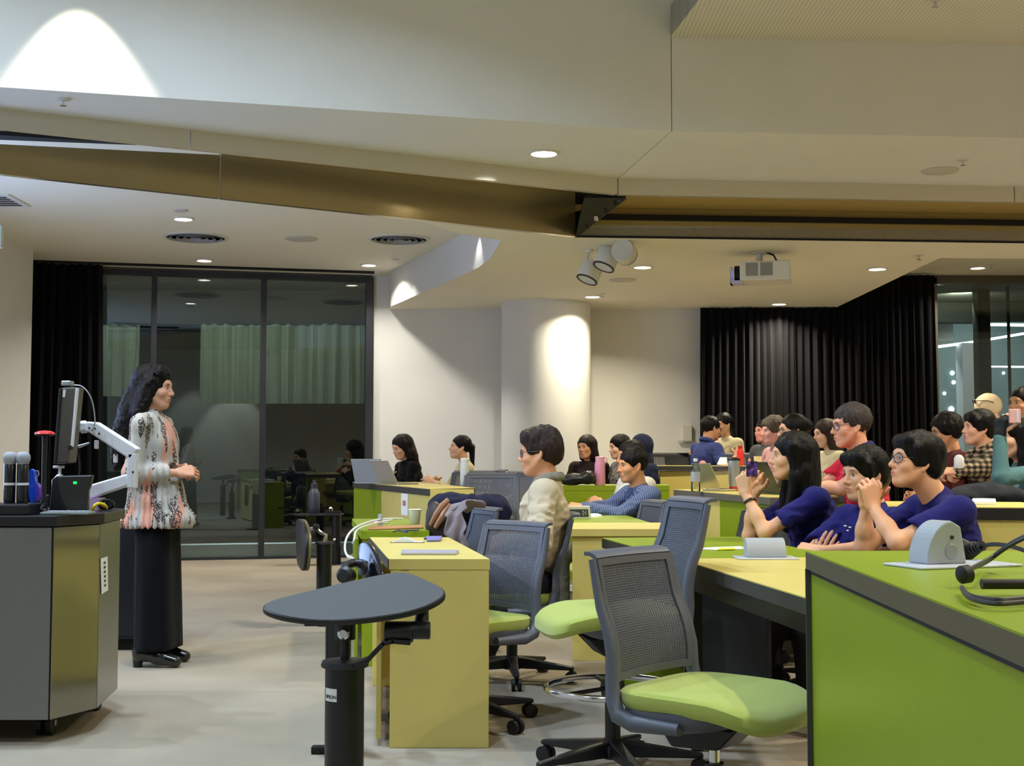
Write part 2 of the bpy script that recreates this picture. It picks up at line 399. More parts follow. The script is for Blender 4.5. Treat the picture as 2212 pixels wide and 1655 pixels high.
downlight(PZ(1175, 330, ZS), .085, 'large round downlight in the sloping bulkhead soffit', 36, WARM)
downlight(PZ(1388, 576, ZL), .075, 'round downlight right of the track spotlights', 34, WARM)
downlight(PZ(1280, 640, ZL), .075, 'round downlight in front of the round column', 30, WARM)
downlight(PZ(1683, 656, ZL), .075, 'round downlight above the wide black curtain', 46, WARM)
downlight(PZ(1895, 580, ZL), .075, 'round downlight right of the projector', 36, WARM)
downlight(PZ(2112, 578, ZH), .075, 'round downlight at far right above the window', 26, WARM)
# unseen downlights added to light the hall (perforated ceiling and coffer over the camera)
for i, (x, y) in enumerate(((3.2, 6.4), (5.4, 6.4), (3.0, 3.4), (5.4, 3.4), (3.4, .4), (5.8, .4), (6.4, 9.3), (4.6, 9.4))):
    downlight(Vector((x, y, ZS if y > 8.7 else ZP)), .085, 'round warm downlight added to the hall ceiling out of the picture', 60, WARM, spread=2.3, group='added hall downlights overhead')
for i, (x, y) in enumerate(((-3.4, 5.4), (-1.7, 5.5), (-.5, 5.2), (-3.4, 2.2), (-.9, 2.4), (-2.2, -1.2))):
    downlight(Vector((x, y, ZC)), .09, 'round cool downlight added to the raised coffer out of the picture', 48, (.60, .78, 1.0), glow_c, group='added coffer downlights overhead')
# wall washer in the coffer that burns out the fascia, stage spots on the left
ww = thing('wall_washer', 'suspended wall washer above the bright scallop out of the picture', 'ceiling light', (-2.40, 6.97, 4.1))
MB().lathe([(.05, .0), (.06, .02), (.06, .14), (.03, .16)], n=24).build('housing', trimm, ww, smooth=True)
MB().cyl((0, 0, .15), (0, 0, ZC - 4.1), .008).build('rod', trimm, ww)
lamp('SPOT', (0, 0, -.01), 120, (1, .93, .70), .025, ww, target=(.0, .04, -1.0), angle=1.10, blend=.28)
ps = thing('projection_screen', 'lit projection screen on the left wall out of the picture', 'screen', (XL + .03, 8.6, 0))
MB().box(0, .03, -1.7, 1.7, .95, 2.75).build('frame', blackm, ps, bevel=.005)
MB().box(.03, .034, -1.66, 1.66, .99, 2.71).build('picture', mat('screen_picture', (200, 215, 240), .6, emit=4.2, ecol=(170, 200, 255)), ps)
st = thing('stage_spotlight', 'stage spotlight on the left wall out of the picture', 'spotlight', (XL + .12, 5.2, 3.6))
MB().lathe([(.05, -.1), (.07, -.1), (.07, .1), (.06, .1)], ax=(.6, .3, -.4)).build('housing', blackm, st)
lamp('SPOT', (.12, .06, -.08), 260, (.93, .95, 1), .04, st, target=(3.2, 1.9, -2.6), angle=.95, blend=.4)
# scallops on the curved fascia, spot on the column
for px, py, dx in ((872, 640, -.09), (1034, 577, -.10)):
    p = PZ(px, py, ZL)
    t = thing('fascia_washer', 'recessed washer lighting the curved fascia ' + ('near the glass wall' if px < 900 else 'near its tip'), 'ceiling light', (p.x - .085, p.y - .05, ZH))
    MB().lathe([(.05, 0), (.05, -.004), (.03, -.004), (.03, 0)], n=20).build('trim_ring', trimm, t, smooth=True)
    lamp('SPOT', (0, 0, -.012), 9, (1, .97, .9), .015, t, target=(.03, .01, -1), angle=1.3, blend=.6)
# track spotlights
def track_head(p, d, label, lit=True):
    t = thing('track_spotlight', label, 'spotlight', p); d = Vector(d).normalized()
    MB().lathe([(.085, -.085), (.092, -.07), (.092, .06), (.088, .066)], n=32, ax=d).build('housing', trimm, t, smooth=True)
    MB().lathe([(.093, .06), (.093, .07), (.078, .07), (.078, .06)], n=32, ax=d).build('rim', framem, t, smooth=True)
    MB().lathe([(.077, .062), (.04, .064), (.001, .064)], n=24, ax=d).build('lens', glow_w if lit else trimm, t, smooth=True)
    MB().tube([(0, 0, .02), (-.02, .02, .12), (0, 0, ZL - p[2])], .012).build('bracket', trimm, t)
    MB().lathe([(.035, 0), (.035, -.02)], c=(0, 0, ZL - p[2]), n=16).build('canopy', trimm, t)
    return t
pc = PY(1225, 812, 14.1)
h1 = PY(1274, 590, 10.75); h2 = PY(1310, 562, 10.55); h3 = PY(1349, 545, 10.35)
track_head(h1, (-.42, -.22, -1), 'lower left track spotlight aimed down to the right')
track_head(h2, (-.42, -.22, -1), 'middle track spotlight tilted beside the lower one')
track_head(h3, Vector((0.3, 1, -.1)), 'short grey cylinder spotlight up against the ceiling lip')
lamp('SPOT', h2 + Vector((-.12, .25, -.1)), 140, (1, .93, .76), .03, None, target=pc + Vector((.03, 0, -.0)), angle=.20, blend=1)
lamp('SPOT', h1 + Vector((.2, .15, -.12)), 260, (1, .95, .86), .04, None, target=(3.0, 14.8, 1.75), angle=.34, blend=1)
lamp('SPOT', h1 + Vector((-.12, .1, -.12)), 110, (1, .93, .80), .04, None, target=(-.9, 15.1, 1.3), angle=.42, blend=.7)
# vents, speaker discs, sprinklers, detectors
def vent(px, py, r, label):
    t = thing('round_vent', label, 'vent', PZ(px, py, ZH))
    MB().lathe([(r, 0), (r, -.012), (r - .03, -.016), (r - .035, 0)], n=40).build('rim', trimm, t, smooth=True)
    MB().lathe([(r - .03, -.002), (.001, -.002)], n=32).build('throat', mat('vent_dark', (60, 60, 62), .8), t)
    for k in range(4):
        rr = (r - .05) * (k + .6) / 4
        MB().lathe([(rr + .012, -.006), (rr + .02, -.02), (rr + .014, -.02), (rr + .004, -.006)], n=32).build('louvre', mat('vent_grey', (150, 150, 150), .5), t, smooth=True)
vent(423, 512, .31, 'large round louvred vent above the presenter'); vent(862, 516, .30, 'round louvred vent beside the curved fascia')
def disc(p, r, label, name='speaker_disc', m=None, cat='speaker'):
    o = MB().lathe([(r, 0), (r, -.008), (r * .93, -.012), (.002, -.012)], c=p, n=32).build(name, m or mat('disc_grey', (196, 193, 184), .7), smooth=True)
    tag(o, label, cat)
disc(PZ(651, 515, ZH), .16, 'flat round ceiling speaker between the two vents')
disc(PZ(391, 454, ZH), .06, 'small flat ceiling disc behind the upper left downlight')
disc(PZ(1345, 604, ZL), .13, 'flat round ceiling speaker below the track spotlights')
disc(PZ(2030, 368, ZS), .13, 'flat round ceiling disc in the right bulkhead soffit')
def sprinkler(p, label):
    t = thing('sprinkler', label, 'sprinkler', p)
    MB().lathe([(.042, 0), (.04, -.006), (.012, -.009)], n=24).build('rose', trimm, t, smooth=True)
    MB().lathe([(.008, -.006), (.008, -.035), (.02, -.037), (.02, -.04)], n=12).build('deflector', chrome, t)
sprinkler(PZ(137, 214, ZS), 'ceiling sprinkler under the bright scallop at upper left')
sprinkler(PZ(2080, 345, ZS), 'ceiling sprinkler in the bulkhead soffit at right')
sprinkler(PZ(2020, 1, ZP), 'ceiling sprinkler at the top edge in the perforated ceiling')
sprinkler(PZ(1985, 551, ZL), 'ceiling sprinkler right of the projector near the ceiling lip')
sprinkler(PZ(1302, 634, ZL), 'ceiling sprinkler next to the downlight before the column')
sprinkler(PZ(2140, 571, ZH), 'ceiling sprinkler beside the far right downlight')
# exit sign and air grille at the left edge
ex = thing('exit_sign', 'lit exit sign hanging at the left edge', 'sign', PY(-12, 510, 9.0))
MB().box(-.2, .055, -.02, .02, -.085, .075).build('housing', trimm, ex, bevel=.004)
MB().box(-.19, .045, -.024, -.019, -.07, .06).build('lit_face', mat('exit_face', (150, 230, 240), .5, emit=1.2, ecol=(140, 225, 240)), ex)
MB().tube([(0, 0, .07), (0, 0, ZH - ex.location.z)], .006).build('rod', trimm, ex)
gr = thing('air_grille', 'square ceiling air grille at the left edge', 'vent', PZ(-22, 432, ZH))
MB().box(-.25, .25, -.25, .25, -.012, 0).build('frame', trimm, gr)
for k in range(5): MB().box(-.2, .2, -.18 + k * .08, -.14 + k * .08, -.016, -.011).build('slat', MATS['vent_dark'], gr)
# ------------------------------------------------------------------ projector
pj = thing('projector', 'white ceiling projector with its lens to the left', 'projector', PY(1640, 592, 10.9), math.radians(-14))
pw = mat('projector_white', (228, 226, 218), .4)
MB().box(-.15, .26, -.19, .19, -.075, .085).build('body', pw, pj, bevel=.012)
MB().box(-.152, -.149, -.10, -.02, -.01, .06).build('grille', mat('vent_grey2', (150, 150, 145), .7), pj)
for x0 in (-.10, .02): MB().box(x0, x0 + .1, -.193, -.188, -.04, .07).build('side_grille', MATS['vent_grey2'], pj)
MB().lathe([(.075, 0), (.075, .05), (.07, .055), (.055, .05)], c=(-.15, 0, .0), ax=(-1, 0, 0), n=28).build('lens_ring', blackm, pj, smooth=True)
MB().lathe([(.055, .045), (.03, .058), (.001, .062)], c=(-.15, 0, .0), ax=(-1, 0, 0), n=24).build('lens', mat('lens_lit', (90, 90, 170), .08, emit=.9, ecol=(190, 190, 255)), pj, smooth=True)
MB().box(-.24, -.14, -.085, .085, -.085, -.06).box(-.24, -.225, -.085, .085, -.085, .06).build('lens_hood', mat('hood_lilac', (200, 196, 235), .4), pj)
MB().cyl((0, 0, .085), (0, 0, ZL - pj.location.z), .03, n=16).build('pole', trimm, pj, smooth=True)
MB().box(-.09, .2, -.06, .06, .085, .10).lathe([(.06, -.012), (.06, 0)], c=(0, 0, ZL - pj.location.z)).build('mount_plate', trimm, pj)
MB().tube([(.15, .02, .1), (.12, .03, .16), (.03, .03, .2)], .008).build('cable', blackm, pj)
# small box on the wall left of the curtain
pb = PY(1483, 936, YB - .02)
wb = thing('wall_switch', 'pale wall switch box on the wall left of the black curtain', 'switch', pb)
MB().box(-.05, .06, -.03, .02, -.09, .09).build('box', trimm, wb, bevel=.005)
MB().box(-.1, .06, -.035, .0, -.1, -.09).build('ledge', mat('ledge_grey', (165, 163, 155), .6), wb)
# ------------------------------------------------------------------ beyond the left glass: added paving, kerb, room standing in for reflections and lights
struct(MB().box(-14, -1.0, 15.3, 30, -.2, -.02).build('floor_outside', mat('paving', (96, 84, 66), .8, noise=.2, nscale=8)))
kerb = MB().obox((GA + GB) / 2 - gn * .45 + Vector((0, 0, .07)), (gd, gn, (0, 0, 1)), (3.2, .12, .075)).build('trim_kerb', mat('white_kerb', (205, 212, 212), .6)); struct(kerb)
lamp('AREA', (-3.1, 15.35, 2.2), 16, (.9, .95, 1), .3, None, target=(-3.1, 15.2, 0), spread=1.9)  # unseen lamp added to brighten the kerb
struct(MB().box(-9, -1.2, 21.0, 21.2, 0, 4).build('wall_outside', mat('outside_plaster', (150, 152, 148), .8)))
sheer = mat('sheer_curtain', (168, 178, 160), .8, noise=.12, nscale=6, stretch=(6, 6, .2))
def sheerc(px0, px1, py0, py1, Y, label, seed):
    a, b = PY(px0, py1, Y), PY(px1, py1, Y); zt_ = PY(px0, py0, Y).z
    curtain('sheer_curtain', (a.x, Y, 0), (b.x, Y, 0), a.z, zt_, .045, .17, label, sheer, seed)
sheerc(432, 800, 700, 872, 18.2, 'pale green sheer curtain added beyond the dark glass behind the presenter', 5)
sheerc(180, 300, 702, 856, 18.2, 'pale sheer curtain panel added beyond the glass next to the black curtain', 9)
for x in (-5.6, -4.2, -2.8): lamp('AREA', (x, 16.6, 3.4), 6, (.97, 1, .90), .25, None, target=(x, 18.2, 2.3))  # unseen lamps added to brighten the sheer curtains
for x, e_ in ((-5.15, 20), (-4.5, 55)): lamp('SPOT', (x, 20.45, 3.0), e_, (1, .97, .9), .05, None, target=(x, 20.75, .6), angle=1.0, blend=.3)  # unseen spots added to throw lit arcs on the outer wall
struct(MB().box(PY(574, 900, 19.0).x, -1.3, 19.0, 19.1, 0, 2.2).build('black_panel_outside', blackmatt))  # black panel added to keep the lower right pane dark
for X0, X1, Yr in ((-6.2, -1.4, 18.2),):
    struct(MB().box(X0, X1, Yr - .03, Yr + .03, PY(432, 700, 18.2).z - .01, 3.5).build('trim_curtain_pelmet', mat('pelmet', (60, 62, 60), .8)))
struct(MB().box(-9, -1.2, 15.9, 21.2, 3.5, 3.6).build('ceiling_outside', mat('outside_ceiling', (120, 124, 122), .8)))
# ------------------------------------------------------------------ beyond the right window: lit gallery
gal = mat('gallery_wall', (92, 106, 104), .6)
bm = struct(MB().box(4.5, 16, 18.4, 18.7, PY(2060, 697, 18.5).z, 3.9).build('ceiling_gallery_beam', mat('gallery_beam', (46, 50, 40), .7)))
struct(MB().box(4.5, 6.75, 19.75, 19.9, PY(2060, 738, 19.8).z, 4).build('wall_gallery_head', mat('gallery_head', (176, 174, 160), .7)))
struct(MB().box(4.5, 16, 22.0, 22.2, 0, 6).build('wall_gallery', gal))
struct(MB().box(4.5, 16, 15.4, 22, -.1, 0).build('floor_gallery', mat('gallery_floor', (110, 112, 110), .5)))
struct(MB().box(4.5, 16, 15.4, 18.2, 3.35, 3.5).build('ceiling_gallery', mat('gallery_soffit', (120, 122, 104), .7)))
gc = PY(2100, 780, 19.5); struct(MB().box(gc.x - .18, gc.x + .14, 19.4, 19.7, 0, PY(2100, 742, 19.5).z).build('column_gallery', mat('gallery_white', (236, 236, 240), .5)))
gk = PY(2122, 780, 17.0); struct(MB().box(gk.x - .08, gk.x + .08, 16.9, 17.1, 0, 3.35).build('column_gallery', mat('gallery_dark', (40, 40, 36), .6)))
gm = PY(2180, 700, 16.6); struct(MB().box(gm.x - .012, gm.x + .012, 16.6, 16.65, 0, 3.35).build('trim_gallery_mullion', MATS['gallery_dark']))
led = mat('led_strip', (240, 248, 255), .5, emit=5, ecol=(235, 245, 255))
def strip(x0, y0, x1, y1, Y0, Y1, label, r=.02):
    o = MB().tube([PY(x0, y0, Y0), PY(x1, y1, Y1)], r, 8).build('light_strip', led); tag(o, label, 'light strip')
strip(2012, 751, 2112, 738, 19.6, 19.6, 'bright light strip outside the right window at the pale column head')
strip(2132, 734, 2240, 716, 19.8, 19.8, 'sloping light strip outside the window right of the dark post', .018)
strip(2132, 701, 2240, 703, 18.6, 18.6, 'level light strip high outside the right window', .02)
strip(2140, 792, 2240, 793, 20.5, 20.5, 'dim level light strip low outside the right window', .012)
CITY = ['largest round night light outside the right window', 'small night light just under the largest round one', 'night light beside the pale column outside', 'night light left of the pale column at mid height', 'upper slanted night light left of the pale column', 'lower slanted night light left of the pale column', 'night light right of the dark post outside', 'lowest leftmost night light by the black curtain', 'tiny night light high beside the window frame', 'tiny night light at the dark post outside']
for i, (x, y, r) in enumerate(((2055, 884, .05), (2058, 900, .025), (2107, 881, .03), (2040, 850, .03), (2057, 806, .04), (2060, 826, .035), (2168, 806, .025), (2026, 872, .02), (2012, 715, .012), (2118, 700, .018))):
    o = MB().lathe([(.001, -r), (r * .7, -r * .7), (r, 0), (r * .7, r * .7), (.001, r)], c=PY(x, y, 21.99), n=12).build('city_light', led, smooth=True)
    tag(o, CITY[i], 'light')
for x in (5.6, 8.0): lamp('AREA', (x, 20.4, 3.5), 55, (.88, .96, 1), .5, None, target=(x, 21.4, 1))  # unseen area lamps added to light the gallery
lamp('AREA', (6.0, 17.2, 3.3), 26, (1, 1, .92), .3, None, target=(6.7, 19.4, 1.8))  # unseen lamp added to brighten the pale gallery column
# ================================================================== FURNITURE
yel = mat('yellow_laminate', (214, 196, 112), .42, spec=.4, noise=.03, nscale=6)
lime = mat('green_laminate', (136, 156, 20), .38, spec=.45, noise=.04, nscale=3)
edge = mat('dark_edge', (62, 60, 56), .5)
greyp = mat('chair_grey', (86, 89, 100), .5, noise=.04, nscale=60)
blackp = mat('black_plastic', (20, 20, 24), .42)
seatm = mat('lime_fabric', (172, 184, 84), .9, sheen=.3, noise=.08, nscale=300, bump=.3, bscale=500)
steel = mat('brushed_steel', (150, 148, 142), .32, metal=.9, noise=.05, nscale=3)
rubber = mat('rubber', (14, 14, 15), .6)
alu = mat('aluminium', (190, 192, 196), .35, metal=.8)
paper = mat('paper', (236, 236, 232), .8)
whitep = mat('white_plastic', (226, 226, 232), .4)
greypl = mat('light_grey_plastic', (168, 172, 178), .45)
def sup(n, a, b, e=3.2):
    out = []
    for k in range(n):
        t = 2 * PI * k / n; c, s_ = math.cos(t), math.sin(t)
        out.append((a * math.copysign(abs(c) ** (2 / e), c), b * math.copysign(abs(s_) ** (2 / e), s_)))
    return out
def layers(mb, rings, n):     # closed stack of rings (lists of Vector) with caps
    vs = [p for r in rings for p in r]; m = len(rings)
    fs = [(i * n + k, i * n + (k + 1) % n, (i + 1) * n + (k + 1) % n, (i + 1) * n + k) for i in range(m - 1) for k in range(n)]
    fs += [tuple(range(n - 1, -1, -1)), tuple((m - 1) * n + k for k in range(n))]
    mb.add(vs, fs); return mb
def chair_proto(sh, stool, label, fabric, frame, name='swivel_chair'):
    t = thing(name, label, 'chair'); n = 40
    # seat cushion
    rings = []
    for sc_, dz_ in ((.80, -.062), (.95, -.056), (1, -.035), (.995, -.012), (.955, -.002), (.80, .002), (.3, .002)):
        r = []
        for x, y in sup(n, .250 * sc_, .24 * sc_, 4.2):
            x += .015; d = max(0, (x - .08) / .18)
            r.append(Vector((x, y, sh + dz_ - .045 * d * d + .006 * (y / .24) ** 2)))
        rings.append(r)
    layers(MB(), rings, n).build('seat', fabric, t, smooth=True)
    rings = []
    for sc_, dz_ in ((.72, -.115), (.93, -.10), (1, -.075), (.99, -.05)):
        rings.append([Vector((x * .82 - .03, y, sh + dz_ + .025 * max(0, x) / .2)) for x, y in sup(n, .24 * sc_, .235 * sc_, 3.4)])
    layers(MB(), rings, n).build('seat_pan', frame, t, smooth=True)
    MB().extr([(-.17, -.07, sh - .10), (.12, -.07, sh - .10), (.05, -.07, sh - .17), (-.11, -.07, sh - .18)], (0, .14, 0)).build('mechanism', blackp, t, bevel=.01)
    # back
    def S(u, tt):
        w_ = .212 - .012 * tt
        x = -.205 - .080 * tt - .03 * (1 - u * u) * (1 - .3 * tt) + .018 * math.sin(PI * min(1, tt * 1.6))
        return Vector((x, u * w_, sh + .02 + .355 * tt))
    pf = MB(); N, Mx = 32, 42; th = .0035
    for i in range(N):
        for j in range(Mx):
            u0, u1 = -.88 + 1.76 * i / N, -.88 + 1.76 * (i + 1) / N; t0, t1 = .06 + .88 * j / Mx, .06 + .88 * (j + 1) / Mx
            if j < 5 and (abs(u0 + u1) / 2 > .88 - (5 - j) * .05 * .5): pass
            o_ = [S(u0, t0), S(u1, t0), S(u1, t1), S(u0, t1)]; c = sum(o_, Vector()) / 4
            du = (u1 - u0) * .24; dt = (t1 - t0) * .27
            q = [S(u0 + du, t0 + dt), S(u1 - du, t0 + dt), S(u1 - du, t1 - dt), S(u0 + du, t1 - dt)]
            b_ = Vector((-th, 0, 0))
            vs = o_ + q + [p + b_ for p in q] + [p + b_ for p in o_]
            fs = []
            for k in range(4):
                l = (k + 1) % 4
                fs += [(k, l, 4 + l, 4 + k), (4 + k, 4 + l, 8 + l, 8 + k), (8 + k, 8 + l, 12 + l, 12 + k)]
            pf.add(vs, fs)
    pf.build('back_mesh', frame, t)
    fr = MB()
    us = [-1, -.94, -.88]; ts = [i / 14 for i in range(15)]
    for sgn in (1, -1): fr.grid([[S(sgn * u, tt) for tt in ts] for u in us])
    uu = [-.88 + 1.76 * i / 16 for i in range(17)]
    fr.grid([[S(u, tt) for tt in (0, .03, .06)] for u in uu]); fr.grid([[S(u, tt) for tt in (.94, 1)] for u in uu])
    lip = []
    for i in range(21):
        u = -1 + 2 * i / 20; p = S(u, 1); lip.append([p, p + Vector((-.008, 0, .008)), p + Vector((-.024, 0, .015)), p + Vector((-.045, 0, .016))])
    fr.grid(lip)
    fr.build('back_frame', frame, t, smooth=True, solid=.012)
    for sgn in (1, -1):
        pts = [S(sgn * 1.0, tt) + Vector((-.008, sgn * .008, 0)) for tt in (1, .8, .6, .4, .2, 0)]
        pts += [Vector((-.205, sgn * .226, sh - .03)), Vector((-.185, sgn * .232, sh - .07)), Vector((-.13, sgn * .234, sh - .088)), Vector((.03, sgn * .234, sh - .085))]
        MB().tube(pts, [.012, .014, .016, .018, .02, .022, .024, .026, .025, .018], 10).build('upright', frame, t, smooth=True)
    # column, base, castors
    MB().cyl((0, 0, .10), (0, 0, sh * .52), .028).build('column', blackp, t, smooth=True)
    MB().cyl((0, 0, sh * .5), (0, 0, sh - .13), .014 if stool else .016).build('gas_lift', chrome if not stool else chrome, t, smooth=True)
    MB().lathe([(.045, .06), (.05, .1), (.035, .125)], n=20).build('hub', blackp, t, smooth=True)
    for k in range(5):
        a = 2 * PI * k / 5 + .35; d = Vector((math.cos(a), math.sin(a), 0)); u = Vector((-d.y, d.x, 0))
        mb = MB()
        q = [d * .02 + u * .026 + Vector((0, 0, .065)), d * .02 - u * .026 + Vector((0, 0, .065)), d * .325 - u * .014 + Vector((0, 0, .062)), d * .325 + u * .014 + Vector((0, 0, .062))]
        z1 = [.125, .125, .08, .08]
        top = [Vector((p.x, p.y, z)) for p, z in zip(q, z1)]
        mb.add(q + top, [(3, 2, 1, 0), (4, 5, 6, 7), (0, 1, 5, 4), (1, 2, 6, 5), (2, 3, 7, 6), (3, 0, 4, 7)])
        lg = mb.build('base_arm', blackp, t, bevel=.006)
        c = d * .31
        cs = MB()
        for s_ in (-.016, .016): cs.lathe([(.012, -.009), (.029, -.008), (.029, .008), (.012, .009)], c=c + Vector((0, 0, .03)) + u * s_, ax=u, n=18)
        cs.cyl(c + Vector((0, 0, .03)), c + Vector((0, 0, .065)), .009, n=10)
        cs.build('castor', rubber, t)
    if stool:
        R_ = .24; zr = .31
        MB().tube([(R_ * math.cos(a), R_ * math.sin(a), zr) for a in [2 * PI * k / 48 for k in range(49)]], .0125, 12, caps=False).build('foot_ring', chrome, t, smooth=True)
        sp = MB()
        for k in range(3):
            a = 2 * PI * k / 3 + .5; sp.tube([(0, 0, zr), (R_ * math.cos(a), R_ * math.sin(a), zr)], .008)
        sp.lathe([(.04, -.03), (.045, 0), (.04, .03)], c=(0, 0, zr), n=20)
        sp.build('ring_spokes', blackp, t)
    return t
dark_mesh = mat('chair_black', (30, 30, 34), .55)
darkseat = mat('dark_fabric', (40, 42, 46), .9)
protoF = chair_proto(.46, False, 'grey mesh swivel chair with lime seat in the foreground facing right', seatm, greyp)
protoS = chair_proto(.60, True, 'tall grey swivel stool with lime seat and chrome foot ring facing left', seatm, greyp, 'swivel_stool')
protoK = chair_proto(.46, False, 'black mesh swivel chair beyond the green table, left of the long-haired woman', darkseat, dark_mesh)
def put(o, X, Y, z, ang, label=None, first=False):
    c = o if first else copy_tree(o)
    c.location = (X, Y, z); c.rotation_euler = (0, 0, math.radians(ang))
    if label: c['label'] = label
    return c
put(protoF, .60, 3.90, 0, -40, first=True)
put(protoS, .365, 4.76, 0, 192, first=True)
put(protoK, 1.22, 7.2, 0, 215, first=True)
put(protoF, -.20, 5.66, 0, 222, 'empty grey mesh chair with lime seat pulled up to the yellow desk')
put(protoF, -.43, 7.45, 0, 200, 'grey mesh chair with coats and bags over it behind the yellow desk')
put(protoF, .0, 6.74, 0, 182, 'grey chair under the man in the cream jacket')
put(protoF, .68, 8.80, 0, 195, 'grey mesh chair in front of the man in the striped blue shirt')
put(protoF, 1.60, 6.42, 0, 190, 'chair under the long-haired woman holding up a phone')
put(protoF, 1.68, 6.0, 0, 190, 'chair under the young man with crossed arms')
put(protoF, 2.02, 5.46, 0, 186, 'grey mesh chair behind the young man with clasped hands')
put(protoF, -.45, 11.7, .17, 250, 'grey chair back left of the pale bottle on the rear left desk')
put(protoF, -.2, 9.95, .17, 262, 'grey mesh chair right of the pale bottle, nearest of the rear chairs')
put(protoF, -.05, 10.9, .17, 235, 'grey chair back behind the head of the man in the cream jacket')
put(protoK, 1.62, 13.35, .34, 262, 'black chair at the third row desk left of the blue polo shirt')
put(protoF, 2.25, 13.3, .34, 262, 'grey chair back right of the man in the blue polo shirt')
put(protoK, 2.0, 13.9, .34, 30, 'dark chair under the man in the blue polo shirt')
put(protoF, 2.75, 5.05, .17, 190, 'grey mesh chair at the right edge below the second row desk')
put(protoF, -.40, 12.95, .17, 192, 'chair under the woman in the cream sweater')
put(protoF, 2.78, 11.05, .34, 192, 'chair under the girl with brown hair left of the man in red')
# ------------------------------------------------------------------ desks
def desk(name, label, poly, z, th, topm, edgem, panels=(), legs=(), edge_sides=None):
    """poly: plan of the top; panels: (p, q, z0, z1, thick, material, name); a thin edge band runs round the top"""
    t = thing(name, label, 'desk', (0, 0, 0))
    MB().prism(poly, z - .004, z).build('top', topm, t)
    MB().prism(poly, z - th, z - .004).build('edge_band', edgem, t)
    for p, q, z0, z1, tk, m, nm in panels:
        p, q = Vector(p + (0,)), Vector(q + (0,)); d = (q - p).normalized(); n = Vector((-d.y, d.x, 0))
        MB().extr([p + Vector((0, 0, z0)), q + Vector((0, 0, z0)), q + Vector((0, 0, z1)), p + Vector((0, 0, z1))], n * tk).build(nm, m, t, bevel=.002, seg=1)
    for (x, y, z0, r) in legs:
        MB().box(x - r, x + r, y - r, y + r, z0, z - th).build('leg', blackm, t)
    return t
# yellow desk in the centre foreground
d1 = desk('yellow_desk', 'yellow desk with full end panel in the centre foreground', [(-.489, 5.178), (-.088, 5.178), (-.322, 6.60), (-.721, 6.60)], .74, .042, yel, yel,
     [((-.483, 5.18), (-.092, 5.18), .0, .697, .03, yel, 'end_panel'), ((-.70, 6.57), (-.32, 6.57), 0, .697, .025, yel, 'end_panel'), ((-.52, 5.212), (-.65, 6.57), .03, .697, .02, yel, 'modesty_panel')])
MB().extr([(-.4905, 5.18, .699), (-.4905, 5.18, .739), (-.7225, 6.598, .739), (-.7225, 6.598, .699)], (-.003, 0, 0)).build('dark_edge', edge, d1)
MB().box(-.44, -.41, 5.1772, 5.179, .6965, .6985).build('seam', edge, d1)
# green desk behind it
p = PZ(782, 1147, .74)
desk('green_desk', 'lime green desk with cup and cables behind the yellow desk', [(-.83, 7.17), (-.455, 7.17), (-.70, 8.62), (-1.06, 8.62)], .74, .045, lime, lime,
     [((-.825, 7.18), (-.46, 7.18), 0, .695, .03, lime, 'end_panel'), ((-.85, 7.22), (-1.03, 8.6), .03, .695, .02, lime, 'modesty_panel'), ((-1.03, 8.58), (-.72, 8.58), 0, .695, .025, lime, 'end_panel')])
# rear left desk on the tier
C1, C2, C3 = PZ(762, 1041, .92), PZ(928, 1056, .92), PZ(1026, 1054, .92)
cm = C1.lerp(C2, .42)
d3 = desk('rear_desk', 'rear left desk with green and yellow front panels and two laptops', [tuple(C1.xy), tuple(C2.xy), tuple(C3.xy), (C1.x + .62, C1.y - .1)], .92, .05, yel, edge,
     [((C1.x + .01, C1.y), (cm.x + .01, cm.y), .17, .868, .02, lime, 'front_panel'), ((cm.x + .01, cm.y), (C2.x + .01, C2.y), .17, .868, .02, yel, 'front_panel')])
MB().box(C2.x + .004, C3.x, C2.y - .004, C2.y + .03, .17, .915).build('end_panel', yel, d3)
# centre yellow table with a leg panel
d4 = desk('yellow_table', 'yellow table with a clock on it in front of the striped blue shirt', [(.29, 7.36), (.98, 7.36), (1.02, 8.1), (.35, 8.1)], .74, .04, yel, yel,
     [((.342, 7.375), (.95, 7.375), .0, .70, .03, yel, 'leg_panel')])
d4b = desk('green_table', 'green table top behind the clock under the striped blue sleeves', [(.35, 8.102), (.86, 8.102), (.80, 9.2), (.41, 9.2)], .74, .04, lime, edge,
     [((.45, 9.15), (.78, 9.15), 0, .70, .03, lime, 'end_panel'), ((.45, 8.15), (.47, 9.1), .03, .70, .02, lime, 'modesty_panel')])
# green row-two desk behind, carrying the pink bottle
a, b = PZ(1212, 1049, .92), PZ(1312, 1049, .92)
d5 = desk('green_row_desk', 'green fronted desk with the black bag and pink bottle on it', [(a.x, a.y), (b.x + .5, a.y), (b.x + .55, a.y + .55), (a.x - .1, a.y + .55)], .92, .04, lime, lime,
     [((a.x, a.y + .004), (b.x + .5, a.y + .004), .17, .879, .02, lime, 'front_panel')])
